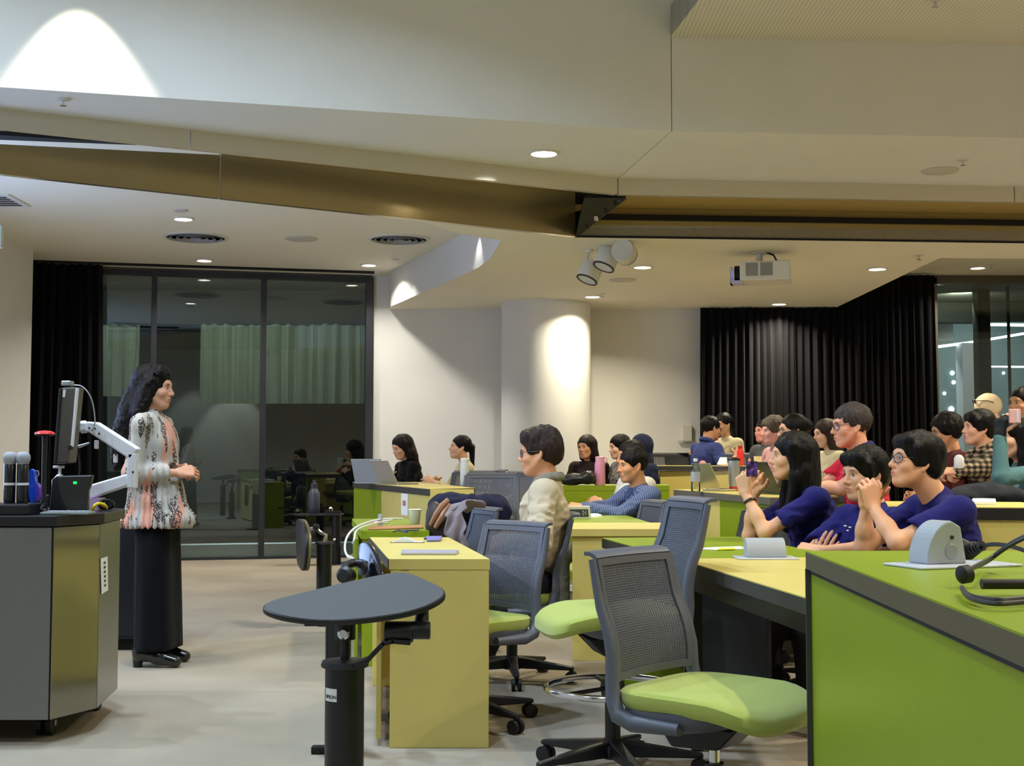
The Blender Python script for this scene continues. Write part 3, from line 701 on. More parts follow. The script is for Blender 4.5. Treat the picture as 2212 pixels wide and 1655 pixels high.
# table of the long-haired woman: green half and yellow half
e0, e1, e2 = PZ(1300, 1162, .74), PZ(1465, 1207, .74), PZ(1745, 1292, .74)
e2 = e1 + (e2 - e1) * 1.25
wv = Vector((.70, .10, 0))
d6 = desk('green_table', 'green table with paper and grey power box before the long-haired woman', [tuple(e0.xy), tuple(e1.xy), tuple((e1 + wv).xy), tuple((e0 + wv).xy)], .74, .05, lime, edge,
     [((e0.x + .012, e0.y - .01), (e0.x + .66, e0.y + .05), 0, .69, -.025, lime, 'end_panel'), ((e0.x + .35, e0.y), (e1.x + .35, e1.y), .12, .69, .02, mat('navy_panel', (26, 28, 40), .6), 'modesty_panel')],
     [(e1.x + .05, e1.y + .05, 0, .022), (e1.x + .62, e1.y + .12, 0, .022)])
d6b = desk('yellow_table', 'yellow table half running under the big green desk corner', [tuple((e1 - (e1 - e0) * -.003).xy), tuple(e2.xy), tuple((e2 + wv * .45).xy), tuple((e1 + wv).xy)], .74, .05, yel, edge,
     [], [(e1.x + .06, e1.y - .06, 0, .022), (e2.x + .06, e2.y + .1, 0, .022)])
for a_, b_, par in ((e0, e1, d6), (e1, e2, d6b)):
    d_ = (b_ - a_).normalized(); n_ = Vector((-d_.y, d_.x, 0)); n_ = n_ if n_.x > 0 else -n_
    MB().obox((a_ + b_) / 2 + n_ * .03 + Vector((0, 0, -.08)), (d_, n_, (0, 0, 1)), ((b_ - a_).length / 2 - .03, .015, .03)).build('rail', blackm, par)
# big green desk at the right edge
ZD = .90
g0, g1 = PZ(1740, 1190, ZD), PZ(2212, 1370, ZD)
dg = (g1 - g0).normalized(); gN = g0 + dg * 3.0
d7 = desk('green_desk', 'big lime green desk filling the lower right corner', [tuple(g0.xy), tuple(gN.xy), (gN.x + .75, gN.y), (g0.x + .75, g0.y)], ZD, .046, lime, mat('grey_edge', (96, 88, 66), .55, spec=.2),
     [((g0.x + .012, g0.y - .006), (gN.x + .012, gN.y), 0, ZD - .056, .025, lime, 'front_panel'), ((g0.x + .035, g0.y - .03), (g0.x + .73, g0.y - .03), 0, ZD - .056, .02, lime, 'end_panel')])
n7 = Vector((-dg.y, dg.x, 0)); n7 = n7 if n7.x > 0 else -n7
MB().obox((g0 + gN) / 2 + n7 * .02 + Vector((0, 0, -.051)), (dg, n7, (0, 0, 1)), ((gN - g0).length / 2 - .01, .012, .0055)).build('shadow_gap', mat('navy_gap', (16, 18, 30), .6), d7)
MB().obox(Vector((g0.x + .006, g0.y - .004, (ZD - .046) / 2)), (dg, n7, (0, 0, 1)), (.004, .008, (ZD - .046) / 2)).build('corner_strip', edge, d7)
# second row on the tier, right
h0, h1_ = PZ(1455, 1057, .92), PZ(1664, 1074, .92); hm = h0.lerp(h1_, .5)
d8 = desk('row_desk', 'second row desk with the clear water bottle and laptop on it', [tuple(h0.xy), tuple(h1_.xy), (h1_.x + .40, h1_.y + .05), (h0.x + .55, h0.y + .1)], .92, .045, yel, mat('grey_edge2', (96, 92, 82), .5),
     [((h0.x + .02, h0.y), (hm.x + .02, hm.y), .17, .873, .02, yel, 'front_panel'), ((hm.x + .02, hm.y), (h1_.x + .02, h1_.y), .17, .873, .02, lime, 'front_panel')])
MB().box(h0.x + .02, h0.x + .5, h0.y + .0, h0.y + .03, .17, .873).build('end_panel', yel, d8)
k0, k1 = PZ(1742, 1069, .92), PZ(1905, 1072, .92)
desk('row_desk', 'second row desk with green front under the elbows of the man in red', [tuple(k0.xy), tuple(k1.xy), (k1.x + .1, k1.y + .5), (k0.x + .2, k0.y + .5)], .92, .04, yel, edge,
     [((k0.x, k0.y + .01), (k1.x, k1.y + .01), .17, .879, .02, lime, 'front_panel')])
m0, m1 = PZ(1900, 1094, .92), PZ(2300, 1097, .92)
d10 = desk('row_desk', 'second row desk at the right edge with coats and papers on it', [tuple(m0.xy), tuple(m1.xy), (m1.x + .1, m1.y + .75), (m0.x + .1, m0.y + .75)], .92, .055, yel, mat('black_edge', (20, 20, 22), .5),
     [((m0.x, m0.y + .012), (m1.x, m1.y + .012), .17, .864, .02, yel, 'front_panel')])
# third row
q0, q1 = PY(1413, 1006, 12.6), PY(1700, 1007, 12.0); zq = q0.z
d9 = desk('row_desk', 'third row desk with dark edge in front of the wide black curtain', [tuple(q0.xy), tuple(q1.xy), (q1.x + .1, q1.y + .5), (q0.x + .05, q0.y + .5)], zq, .045, yel, edge,
     [((q0.x + .05, q0.y + .01), (q1.x, q1.y + .01), .34, zq - .05, .02, yel, 'front_panel')])
# ------------------------------------------------------------------ tablet stands on black posts
def plane_poly(pxs, p0, n):
    n = Vector(n).normalized(); out = []
    for x, y in pxs:
        r = ray(x, y); out.append(CAM + r * ((Vector(p0) - CAM).dot(n) / r.dot(n)))
    return out
def smooth_poly(p, it=2):
    for _ in range(it):
        q = []
        for i in range(len(p)):
            a_, b_ = p[i], p[(i + 1) % len(p)]; q += [a_ * .75 + b_ * .25, a_ * .25 + b_ * .75]
        p = q
    return p
paddle_top = mat('paddle_top', (66, 66, 66), .65, noise=.04, nscale=200)
def paddle(parent, pts, n, th, mtop, medge):
    n = Vector(n).normalized()
    if n.dot(CAM - pts[0]) < 0: n = -n
    MB().extr(pts, -n * th).build('paddle', medge, parent, bevel=.005, smooth=True)
    c = sum(pts, Vector()) / len(pts)
    MB().extr([c + (p - c) * .975 + n * .0008 for p in pts], -n * .004).build('pad', mtop, parent)
# nearest stand
u = PY(745, 1430, 3.5); U1 = thing('tablet_stand', 'black post stand with a dark tilted tablet paddle, nearest the camera', 'stand', (0, 0, 0))
MB().cyl((u.x, u.y, 0), (u.x, u.y, u.z - .012), .052, n=40).build('post', mat('black_powder', (18, 18, 20), .35), U1, smooth=True)
MB().lathe([(.062, -.012), (.064, -.006), (.06, .004), (.02, .008)], c=u, n=36).build('cap', framem, U1, smooth=True)
MB().cyl(u, u + Vector((0, 0, .07)), .013).cyl(u + Vector((0, 0, .06)), u + Vector((0, 0, .105)), .028).build('stem', blackp, U1, smooth=True)
kp = PY(743, 1369, 3.44)
MB().lathe([(.004, 0), (.014, .004), (.016, .012), (.010, .02)], c=kp, ax=(0, -1, .1), n=18).build('knob', chrome, U1, smooth=True)
arm = [PY(770, 1434, 3.47), PY(795, 1425, 3.47), PY(830, 1388, 3.47), PY(850, 1383, 3.47), PY(885, 1386, 3.47)]
ab = MB()
for p, q in zip(arm, arm[1:]):
    d = (q - p).normalized(); n = Vector((0, 1, 0)); ab.obox((p + q) / 2, (d, n, d.cross(n)), ((q - p).length / 2 + .004, .03, .006))
ab.build('arm', blackp, U1, bevel=.002)
j = PY(860, 1365, 3.47)
MB().cyl(j - Vector((.035, 0, 0)), j + Vector((.04, 0, 0)), .028).cyl(j + Vector((.03, 0, .004)), j + Vector((.085, 0, .004)), .024).build('joint', blackp, U1, bevel=.003, smooth=True)
MB().cyl(PY(908, 1378, 3.5), PY(913, 1315, 3.52), .024, .016).build('knuckle', blackp, U1, smooth=True)
pp = plane_poly([(562, 1316), (575, 1300), (640, 1283), (840, 1236), (885, 1236), (930, 1256), (963, 1272), (960, 1292), (900, 1320), (800, 1336), (700, 1343), (610, 1333)], PY(765, 1295, 3.5), (-.05, -.36, .93))
paddle(U1, smooth_poly(pp, 2), (-.05, -.36, .93), .017, paddle_top, blackp)
st_ = plane_poly([(702, 1488), (729, 1492), (729, 1520), (702, 1516)], (u.x, u.y - .053, .5), (-.25, -1, 0))
lb = MB()
ang0 = math.atan2(st_[0].y - u.y, st_[0].x - u.x)
R_ = .0524
aa = [math.radians(d_) for d_ in (205, 215, 225, 235, 245, 254)]
lb.grid([[(u.x + R_ * math.cos(a_), u.y + R_ * math.sin(a_), z_) for z_ in (st_[3].z, st_[0].z)] for a_ in aa]).build('sticker', paper, U1)
def text(s_, size, loc, rx, rz, m, parent, ext=.0004):
    cu = bpy.data.curves.new('lettering', 'FONT'); cu.body = s_; cu.size = size; cu.extrude = ext; cu.align_x = 'CENTER'; cu.align_y = 'CENTER'
    ob = bpy.data.objects.new('lettering', cu); COL.objects.link(ob)
    dg_ = bpy.context.evaluated_depsgraph_get(); me = bpy.data.meshes.new_from_object(ob.evaluated_get(dg_))
    bpy.data.objects.remove(ob)
    o = bpy.data.objects.new('lettering', me); COL.objects.link(o); me.materials.clear(); me.materials.append(m)
    o.location = loc; o.rotation_euler = (rx, 0, rz); o.parent = parent
    return o
ink = mat('ink', (40, 40, 46), .7)
lett = text('EPSON', .0125, (0, 0, 0), 0, 0, ink, U1)
for v in lett.data.vertices:     # wrap the lettering round the post
    a_ = math.radians(232) + v.co.x / R_; zz = st_[0].z - .022 + v.co.y
    rr = R_ + .0008 + v.co.z; v.co = Vector((u.x + rr * math.cos(a_), u.y + rr * math.sin(a_), zz))
# second stand: post behind the nearest, paddle folded beside the yellow desk
u2 = PZ(729, 1628, 0); U2 = thing('tablet_stand', 'black post stand with paddle folded up beside the yellow desk', 'stand')
MB().cyl((u2.x, u2.y, 0), (u2.x, u2.y, .50), .05, n=36).build('post', MATS['black_powder'], U2, smooth=True)
ft = MB().box(u2.x - .1, u2.x + .1, u2.y - .02, u2.y + .02, 0, .03).box(u2.x - .02, u2.x + .02, u2.y - .1, u2.y + .1, 0, .03).build('foot', blackm, U2, bevel=.005)
MB().tube([(u2.x, u2.y, .5), (u2.x, u2.y, .60), PY(758, 1240, 5.05)], [.03, .016, .016]).build('arm', blackp, U2, smooth=True)
j = PY(748, 1243, 5.0)
MB().lathe([(.012, -.03), (.03, -.028), (.032, .02), (.02, .03), (.012, .03)], c=j, ax=(-.3, -1, .2), n=20).lathe([(.001, .03), (.012, .031)], c=j, ax=(-.3, -1, .2)).build('joint', blackp, U2, smooth=True)
MB().tube([j, PY(745, 1222, 5.05), PY(765, 1216, 5.1), PY(785, 1218, 5.1)], .017).build('link', blackp, U2, smooth=True)
nn = Vector((-.82, -.5, .28)).normalized()
pp = plane_poly([(770, 1205), (772, 1176), (785, 1169), (797, 1172), (812, 1200), (823, 1240), (815, 1262), (790, 1262), (775, 1240)], PY(795, 1215, 5.12), nn)
pp = smooth_poly(pp, 2)
MB().extr(pp, -nn * .02).build('paddle', mat('gloss_black', (16, 16, 20), .15, coat=.5), U2, bevel=.006, smooth=True)
MB().lathe([(.03, 0), (.03, .012), (.012, .015)], c=PY(788, 1228, 5.08), ax=nn, n=20).build('pivot', blackp, U2, smooth=True)
# third stand
u3 = PZ(699, 1352, 0); U3 = thing('tablet_stand', 'black post stand with a paddle hanging upright, between the presenter and the desks', 'stand')
z3 = PY(699, 1172, u3.y).z
MB().cyl((u3.x, u3.y, 0), (u3.x, u3.y, z3), .052, n=36).build('post', MATS['black_powder'], U3, smooth=True)
MB().lathe([(.062, -.01), (.06, .004)], c=(u3.x, u3.y, z3), n=30).build('cap', framem, U3)
MB().box(u3.x - .13, u3.x + .03, u3.y - .02, u3.y + .02, 0, .03).build('foot', blackm, U3, bevel=.005)
MB().tube([(u3.x, u3.y, z3), (u3.x + .01, u3.y, z3 + .05), PY(692, 1150, u3.y), PY(682, 1140, u3.y), PY(668, 1143, u3.y)], [.018, .014, .013, .012, .012]).build('arm', chrome, U3, smooth=True)
MB().lathe([(.02, -.02), (.022, .02), (.008, .024)], c=PY(683, 1138, u3.y - .02), ax=(0, -1, 0), n=18).build('joint', blackp, U3, smooth=True)
n3 = Vector((-.93, -.36, .06))
pp = smooth_poly(plane_poly([(645, 1122), (655, 1121), (664, 1140), (668, 1170), (664, 1225), (659, 1236), (652, 1225), (647, 1215), (645, 1160)], PY(657, 1178, u3.y), n3), 2)
MB().extr(pp, n3.normalized() * -.02).build('paddle', mat('bronze_paddle', (112, 104, 76), .35, metal=.3), U3, bevel=.004, smooth=True)
MB().extr([p + n3.normalized() * .022 for p in pp], n3.normalized() * -.02).build('paddle_rim', blackp, U3, bevel=.004, smooth=True)
# fourth stand with the bottle
u4 = PZ(726, 1220, 0); z4 = PY(726, 1113, u4.y).z
U4 = thing('tablet_stand', 'farthest black post stand with a flat tablet by the glass wall', 'stand')
MB().cyl((u4.x, u4.y, 0), (u4.x, u4.y, z4 - .002), .05, n=32).build('post', MATS['black_powder'], U4, smooth=True)
tl = PY(618, 1114, u4.y - .1); tr_ = PY(737, 1114, u4.y - .1)
MB().prism([tuple(q) for q in [(tl.x, u4.y - .03), (tl.x + .1, u4.y - .16), (tr_.x, u4.y - .15), (tr_.x, u4.y + .12), (tl.x + .12, u4.y + .12)]], z4, z4 + .018).build('tablet', blackp, U4, bevel=.005)
MB().box(u4.x - .1, u4.x + .06, u4.y - .14, u4.y - .08, z4 + .018, z4 + .05).build('clamp', blackp, U4)
bx = PY(714, 1095, u4.y)
MB().lathe([(.03, 0), (.022, .03), (.03, .05), (.012, .07)], c=(bx.x, bx.y, z4 + .02), n=16).build('knob', chrome, U4, smooth=True)
MB().lathe([(.02, 0), (.028, .03), (.01, .06)], c=PY(643, 1111, u4.y), n=16).build('clip', blackp, U4, smooth=True)
MB().box(u4.x - .09, u4.x + .09, u4.y - .03, u4.y + .03, 0, .03).build('foot', blackm, U4)
MB().lathe([(.012, 0), (.016, .01), (.004, .018)], c=PY(722, 1166, u4.y - .06), ax=(0, -1, 0), n=14).build('side_knob', chrome, U4)
def bottle(name, label, base, prof, m, capprof, capm, extra=None):
    t = thing(name, label, 'bottle', base)
    MB().lathe(prof, n=28).build('body', m, t, smooth=True)
    if capprof: MB().lathe(capprof, n=24).build('cap', capm, t, smooth=True)
    return t
bb = PY(678, 1114, u4.y); sc4 = .0
h_ = PY(678, 1060, u4.y).z - bb.z
bottle('drink_bottle', 'grey blue metal drink bottle on the farthest tablet stand', (bb.x, u4.y, z4 + .019), [(.055, 0), (.062, .01), (.062, h_ * .8), (.05, h_ * .9), (.035, h_)], mat('bottle_slate', (84, 88, 104), .4, metal=.3), [(.036, h_ - .002), (.036, h_ + .05), (.02, h_ + .055), (.014, h_ + .09)], mat('bottle_cap', (60, 64, 74), .4))
# ================================================================== LECTERN AND SMALL THINGS
PT = .91
A_, B_, C_, D_ = Vector((-1.846, 5.232, 0)), Vector((-1.738, 5.471, 0)), Vector((-1.790, 5.92, 0)), Vector((-1.95, 6.12, 0))
L_ = Vector((-2.95, 5.232, 0)); K_ = Vector((-3.05, 5.5, 0))
lec = thing('lectern', 'steel clad lectern on castors with a black top at the left edge', 'lectern', (0, 0, 0))
pl_ = [L_, A_, B_, C_, D_, Vector((-2.95, 6.12, 0)), K_]
MB().prism([tuple(p.xy) for p in pl_], .115, PT - .045).build('body', mat('lectern_core', (40, 40, 42), .6), lec)
for i, (p, q, m) in enumerate(((L_, A_, mat('steel_dull', (128, 128, 124), .42, metal=.75, noise=.04, nscale=2)), (A_, B_, mat('steel_mirror', (150, 146, 132), .14, metal=1)), (B_, C_, steel), (C_, D_, steel))):
    d = (q - p).normalized(); n = Vector((d.y, -d.x, 0))
    MB().extr([p + n * .001 + Vector((0, 0, .10)), q + n * .001 + Vector((0, 0, .10)), q + n * .001 + Vector((0, 0, PT - .047)), p + n * .001 + Vector((0, 0, PT - .047))], n * .008).build('panel', m, lec, bevel=.002, seg=1)
cpl = sum(pl_, Vector()) / len(pl_)
MB().prism([tuple((p + (p - cpl).normalized() * .03).xy) for p in pl_], PT - .042, PT).build('top', mat('black_top', (24, 22, 24), .35), lec, bevel=.004)
for x, y in ((-1.92, 5.42), (-2.8, 5.42), (-1.9, 5.95), (-2.8, 5.95)):
    cs = MB()
    for s_ in (-.02, .02): cs.lathe([(.02, -.012), (.045, -.01), (.045, .01), (.02, .012)], c=(x + s_, y, .046), ax=(1, 0, .0), n=20)
    cs.box(x - .036, x + .036, y - .03, y + .03, .09, .104).build('castor', rubber, lec)
    MB().lathe([(.001, -.037), (.012, -.037), (.012, .037), (.001, .037)], c=(x, y, .05), ax=(1, 0, 0), n=12).box(x - .036, x - .034, y - .02, y + .02, .04, .1).build('castor_fork', chrome, lec)
pv = plane_poly([(217, 1207), (232, 1202), (233, 1275), (219, 1284)], B_.lerp(C_, .4) + Vector((.012, 0, 0)), Vector((C_.y - B_.y, B_.x - C_.x, 0)))
MB().extr(pv, (.001, 0, 0)).build('paper_note', paper, lec)
for k in range(6):
    a_ = pv[0].lerp(pv[3], .15 + k * .13); b_ = pv[1].lerp(pv[2], .15 + k * .13)
    MB().obox(a_.lerp(b_, .5) + Vector((.003, 0, 0)), ((b_ - a_).normalized(), (1, 0, 0), (0, 0, 1)), ((b_ - a_).length * .12, .0005, .004)).build('print_mark', ink, lec)
MB().lathe([(.01, 0), (.016, .006), (.008, .014)], c=PY(238, 1150, 5.85), ax=(1, -.1, 0), n=16).build('lock', chrome, lec)
# dark cabinet behind the presenter
cb_ = thing('cabinet', 'dark low cabinet behind the presenter legs beside the lectern', 'cabinet', (0, 0, 0))
MB().box(-2.95, -2.2, 7.75, 8.25, .07, .80).build('body', mat('cabinet_dark', (34, 36, 44), .35, metal=.4), cb_, bevel=.004)
MB().box(-2.9, -2.25, 7.80, 8.2, 0, .07).build('plinth', blackmatt, cb_)
MB().box(-2.94, -2.21, 7.742, 7.75, .09, .78).build('door', MATS['cabinet_dark'], cb_, bevel=.003)
# tray with two microphones
def on_lec(px, py, Y): return PY(px, py, Y)
ty = 5.36
tray = thing('black_tray', 'black equipment tray under the microphones at the left edge', 'tray', (0, 0, 0))
t0, t1 = PY(-30, 1110, ty), PY(85, 1110, ty)
MB().box(t0.x - .1, t1.x, ty - .12, ty + .1, PT, PT + .045).build('body', blackp, tray, bevel=.006)
for i, (px, lab) in enumerate(((24, 'left handheld microphone with grey mesh head on the black tray'), (52, 'right handheld microphone with grey mesh head on the black tray'))):
    b = PY(px, 1090, ty + (.0 if i else .0)); z0 = PT + .045; ht = PY(px, 1002, ty).z; hp = PY(px, 976, ty).z
    t = thing('microphone', lab, 'microphone', (b.x, ty - .02, 0))
    MB().lathe([(.022, z0), (.0235, z0 + .01), (.0235, ht - .004), (.021, ht)], n=24).build('body', mat('mic_body', (14, 15, 24), .2, coat=.4), t, smooth=True)
    MB().lathe([(.020, ht - .005), (.025, ht + .006), (.0285, ht + .018), (.0285, ht + .021), (.029, ht + .027), (.0275, hp - .014), (.021, hp - .005), (.010, hp - .0008), (.001, hp)], n=24).build('mesh_head', mat('mic_mesh', (168, 168, 172), .6, metal=.2, bump=.6, bscale=900), t, smooth=True)
    zz = PY(px, 1046, ty).z
    MB().lathe([(.0243, zz - .004), (.0246, zz), (.0243, zz + .006)], n=24).build('ring', whitep, t)
bl_ = thing('blue_pouch', 'shiny blue and violet plastic pouch right of the microphones', 'pouch', (0, 0, 0))
MB().extr(smooth_poly(plane_poly([(62, 1010), (75, 1018), (78, 1085), (62, 1090)], PY(70, 1050, ty + .05), (0, -1, .1))), (0, .03, 0)).build('blue_side', mat('blue_plastic', (20, 70, 190), .25, coat=.5), bl_, smooth=True)
MB().extr(smooth_poly(plane_poly([(77, 1040), (84, 1050), (86, 1078), (78, 1086)], PY(80, 1060, ty + .06), (0, -1, .1))), (0, .03, 0)).build('violet_side', mat('violet_plastic', (112, 60, 170), .3, coat=.5), bl_, smooth=True)
MB().tube([PY(76, 1018, ty + .06), PY(82, 1017, ty + .06), PY(84, 1025, ty + .06), PY(78, 1033, ty + .06)], .0025).build('cord', alu, bl_)
cbl = MB().tube([PY(85, 1098, ty), PY(94, 1082, ty), PY(104, 1070, ty), PY(96, 1088, ty), PY(88, 1100, ty - .03), PY(98, 1103, ty - .05), PY(90, 1112, ty - .05)], .006, 8, sm=5).build('cable', blackp, smooth=True)
tag(cbl, 'tangled black cable right of the black tray on the lectern', 'cable')
# red cap on a black stand behind the monitor
rc = thing('red_button_stand', 'red domed cap on a black pole behind the monitor', 'stand', PY(97, 938, 5.95))
MB().lathe([(.046, 0), (.042, .008), (.028, .014), (.001, .017)], n=28).build('cap', mat('red_plastic', (196, 34, 34), .35, emit=.12, ecol=(220, 30, 30)), rc, smooth=True)
MB().lathe([(.038, -.008), (.046, 0)], n=24).lathe([(.012, -(rc.location.z - PT)), (.012, -.006)], n=12).build('pole', blackp, rc, smooth=True)
# monitor seen nearly edge-on, on its white arm
my = 5.62
mon = thing('monitor', 'thin monitor seen edge on, held by a white jointed arm above the lectern', 'monitor', (0, 0, 0))
def mp(pxs, Y, dy, m, name, bev=.003):
    q = [PY(x, y, Y) for x, y in pxs]; return MB().extr(q, (0, dy, 0)).build(name, m, mon, bevel=bev)
mp([(131, 838), (164, 836), (147, 1000), (118, 1002)], my - .06, .11, mat('monitor_back', (92, 88, 80), .4, metal=.3), 'screen_back', .006)
mp([(127, 840), (133, 838), (121, 1003), (115, 1003)], my - .07, .13, blackp, 'screen_face')
mp([(163, 838), (168, 838), (156, 965), (152, 965)], my - .075, .02, whitep, 'edge_trim', .001)
mp([(136, 842), (142, 842), (140, 858), (135, 858)], my - .0625, .003, paper, 'sticker', 0)
mp([(146, 960), (155, 963), (154, 972), (146, 972)], my - .08, .03, blackp, 'clip')
wc = thing('webcam', 'small webcam with a lit lens on top of the monitor', 'camera', (0, 0, 0))
w0 = PY(147, 828, my - .02)
MB().box(w0.x - .02, w0.x + .018, w0.y - .03, w0.y + .03, w0.z - .012, w0.z + .010).build('body', alu, wc, bevel=.005)
MB().lathe([(.008, 0), (.006, .004)], c=w0 + Vector((-.02, 0, .002)), ax=(-1, 0, 0), n=12).build('lens', mat('webcam_glow', (160, 170, 255), .3, emit=3, ecol=(150, 160, 255)), wc)
MB().box(w0.x - .012, w0.x + .01, w0.y - .02, w0.y + .02, PY(147, 839, my).z - .002, w0.z - .011).build('clip', blackp, wc)
MB().tube([PY(156, 832, my), PY(175, 834, my), PY(190, 848, my), PY(200, 870, my), PY(205, 905, my), PY(203, 925, my)], .003, 8, sm=5).build('cable', alu, wc, smooth=True)
ar = mon
ay = 5.72
def bar(a, b, w0_, w1_, dp, name, m=whitep):
    a, b = PY(*a, ay), PY(*b, ay); d = (b - a).normalized(); n = Vector((0, 1, 0)).cross(d).normalized()
    MB().extr([a - n * w0_, b - n * w1_, b + n * w1_, a + n * w0_], (0, dp, 0)).build(name, m, ar, bevel=.008, seg=3)
bar((168, 923), (186, 921), .022, .02, .05, 'head')
MB().lathe([(.028, 0), (.028, .02), (.02, .024)], c=PY(176, 923, ay + .03), ax=(1, 0, .1), n=20).build('tilt_joint', whitep, ar, smooth=True)
bar((184, 922), (205, 924), .024, .024, .055, 'elbow')
bar((198, 922), (290, 982), .028, .030, .06, 'upper_arm')
bar((284, 978), (281, 1056), .020, .020, .055, 'pivot_block')
bar((277, 1036), (190, 1064), .026, .030, .055, 'lower_arm')
MB().box(PY(192, 0, ay).x - .03, PY(192, 0, ay).x + .03, ay, ay + .06, PT, PY(190, 1066, ay).z + .02).build('base', whitep, ar, bevel=.006)
for x, y in ((193, 925), (205, 926), (214, 937), (250, 982), (287, 1020)):
    MB().lathe([(.005, 0), (.004, .003)], c=PY(x, y, ay - .001), ax=(0, -1, 0), n=10).build('screw', ink, ar)
for x, y in ((208, 955), (249, 985)):
    a = PY(x, y, ay + .01); MB().box(a.x - .008, a.x + .006, ay + .005, ay + .03, a.z - .03, a.z + .008).build('cable_clip', whitep, ar, bevel=.003)
MB().tube([PY(156, 952, ay), PY(164, 962, ay), PY(170, 985, ay), PY(173, 1005, ay), PY(172, 1026, ay)], .003, 8).build('cable', blackp, ar)
MB().cyl(PY(170, 965, ay), PY(193, 957, ay), .008, .004).build('lever', alu, ar)
# touch panel with green lamp
tp = thing('touch_panel', 'curved black touch panel with a small green light on the lectern', 'control panel', (0, 0, 0))
prof = [(122, 1028), (200, 1026), (196, 1045), (190, 1060), (188, 1108), (160, 1106), (140, 1096), (130, 1078), (126, 1058)]
MB().extr([PY(x, y, 5.42) for x, y in prof], (0, .03, 0)).build('panel', mat('panel_black', (40, 38, 36), .3, noise=.1, nscale=5), tp, bevel=.006)
MB().extr([PY(x, y, 5.45) for x, y in ((112, 1035), (124, 1027), (132, 1080), (150, 1108), (105, 1108))], (0, .2, 0)).build('foot', blackp, tp, bevel=.006)
gx_ = PY(162, 1043, 5.419)
MB().box(gx_.x - .007, gx_.x + .007, gx_.y - .001, gx_.y + .002, gx_.z - .005, gx_.z + .005).build('green_light', mat('green_led', (20, 230, 70), .4, emit=2.5, ecol=(20, 230, 70)), tp)
sp = thing('pump_bottle', 'white pump dispenser behind the touch panel', 'bottle', PY(129, 1027, 5.6))
zb = sp.location.z - PT
MB().lathe([(.03, -zb), (.032, -zb + .01), (.032, -.02), (.014, 0), (.011, .004)], n=20).build('body', whitep, sp, smooth=True)
MB().cyl((0, 0, 0), (0, 0, .034), .006).box(-.028, .018, -.009, .009, .03, .042).build('pump', whitep, sp, bevel=.003)
yc = MB().tube([PY(197, 1108, 5.5), PY(203, 1094, 5.5), PY(214, 1088, 5.52), PY(226, 1092, 5.55), PY(230, 1098, 5.6)], .007, 10, sm=5).build('cable', mat('yellow_cable', (214, 186, 20), .5), smooth=True)
tag(yc, 'short yellow cable looping at the back corner of the lectern', 'cable')
hs = thing('cable_coil', 'black cable coil and pink note at the back of the lectern', 'cable', (0, 0, 0))
MB().tube([PY(200 + 16 * math.cos(a_), 1090 + 9 * math.sin(a_), 5.7 + .05 * math.sin(a_)) + Vector((.06, 0, 0)) for a_ in [k * .5 for k in range(20)]], .007, 8).build('coil', blackp, hs, smooth=True)
MB().box(PY(205, 0, 5.75).x, PY(240, 0, 5.75).x, 5.7, 5.8, PT + .001, PY(205, 1076, 5.75).z).build('pink_note', mat('pink_lilac', (190, 160, 196), .6), hs)
lp = thing('keyboard', 'flat pale keyboard lying on the lectern top', 'keyboard', (0, 0, 0))
kx0, kx1 = PY(95, 1112, 5.33).x, PY(195, 1112, 5.33).x
MB().box(kx0, kx1, 5.28, 5.40, PT, PT + .010).build('body', mat('kb', (120, 126, 122), .6), lp, bevel=.003)
for k in range(9): MB().box(kx0 + .008 + k * .019, kx0 + .024 + k * .019, 5.29, 5.39, PT + .010, PT + .014).build('key_row', greypl, lp)
# ------------------------------------------------------------------ things on the desks
def laptop(label, px, py, Y, z, w, d, ang, tilt, lid=alu, scr=False, name='laptop'):
    p = PY(px, py, Y); t = thing(name, label, 'laptop', (p.x, p.y, z), math.radians(ang))
    MB().box(-d / 2, d / 2, -w / 2, w / 2, .001, .015).build('base', lid, t, bevel=.004)
    MB().box(-d / 2 + .05, d / 2 - .01, -w / 2 + .02, w / 2 - .02, .0145, .0158).build('keys', ink, t)
    a = math.radians(tilt); dx, dz_ = math.cos(a), math.sin(a)   # lid hinged at +x edge
    h = Vector((d / 2, 0, .015)); up = Vector((dx, 0, dz_)); n = Vector((-dz_, 0, dx))
    MB().extr([h + Vector((0, -w / 2, 0)), h + Vector((0, w / 2, 0)), h + up * d + Vector((0, w / 2, 0)), h + up * d + Vector((0, -w / 2, 0))], n * .006).build('lid', lid, t, bevel=.003)
    MB().extr([h + n * .0065 + up * .012 + Vector((0, -w / 2 + .01, 0)), h + n * .0065 + up * .012 + Vector((0, w / 2 - .01, 0)), h + n * .0065 + up * (d - .01) + Vector((0, w / 2 - .01, 0)), h + n * .0065 + up * (d - .01) + Vector((0, -w / 2 + .01, 0))], n * .0006).build('screen', mat('dark_screen', (20, 24, 34), .2), t)
    return t
# lids lean away from their users (who sit to the right / behind)
laptop('silver laptop with its lid towards the camera, leftmost on the rear left desk', 812, 1041, 11.3, .92, .30, .21, 246, 70, greypl)
laptop('silver laptop with tilted lid in front of the girl in black', 862, 1042, 11.0, .92, .30, .21, 216, 62, alu)
bp_ = PZ(1003, 1050, .92); hb = PY(1003, 1000, bp_.y).z - .92
bottle('drink_bottle', 'pale grey drink bottle on the corner of the rear left desk', (bp_.x, bp_.y + .04, .92), [(.032, 0), (.035, .006), (.035, hb), (.03, hb + .008)], mat('bottle_pale', (196, 202, 204), .45), [(.033, hb + .008), (.033, hb + .03), (.026, hb + .038), (.001, hb + .04)], mat('bottle_lid_pale', (216, 220, 220), .5))
s0 = plane_poly([(876, 1069), (887, 1069), (886, 1119), (877, 1119)], PY(882, 1090, (C1.y + C2.y) / 2 - .55), (-(C2 - C1).y, (C2 - C1).x, 0))
stk = MB()
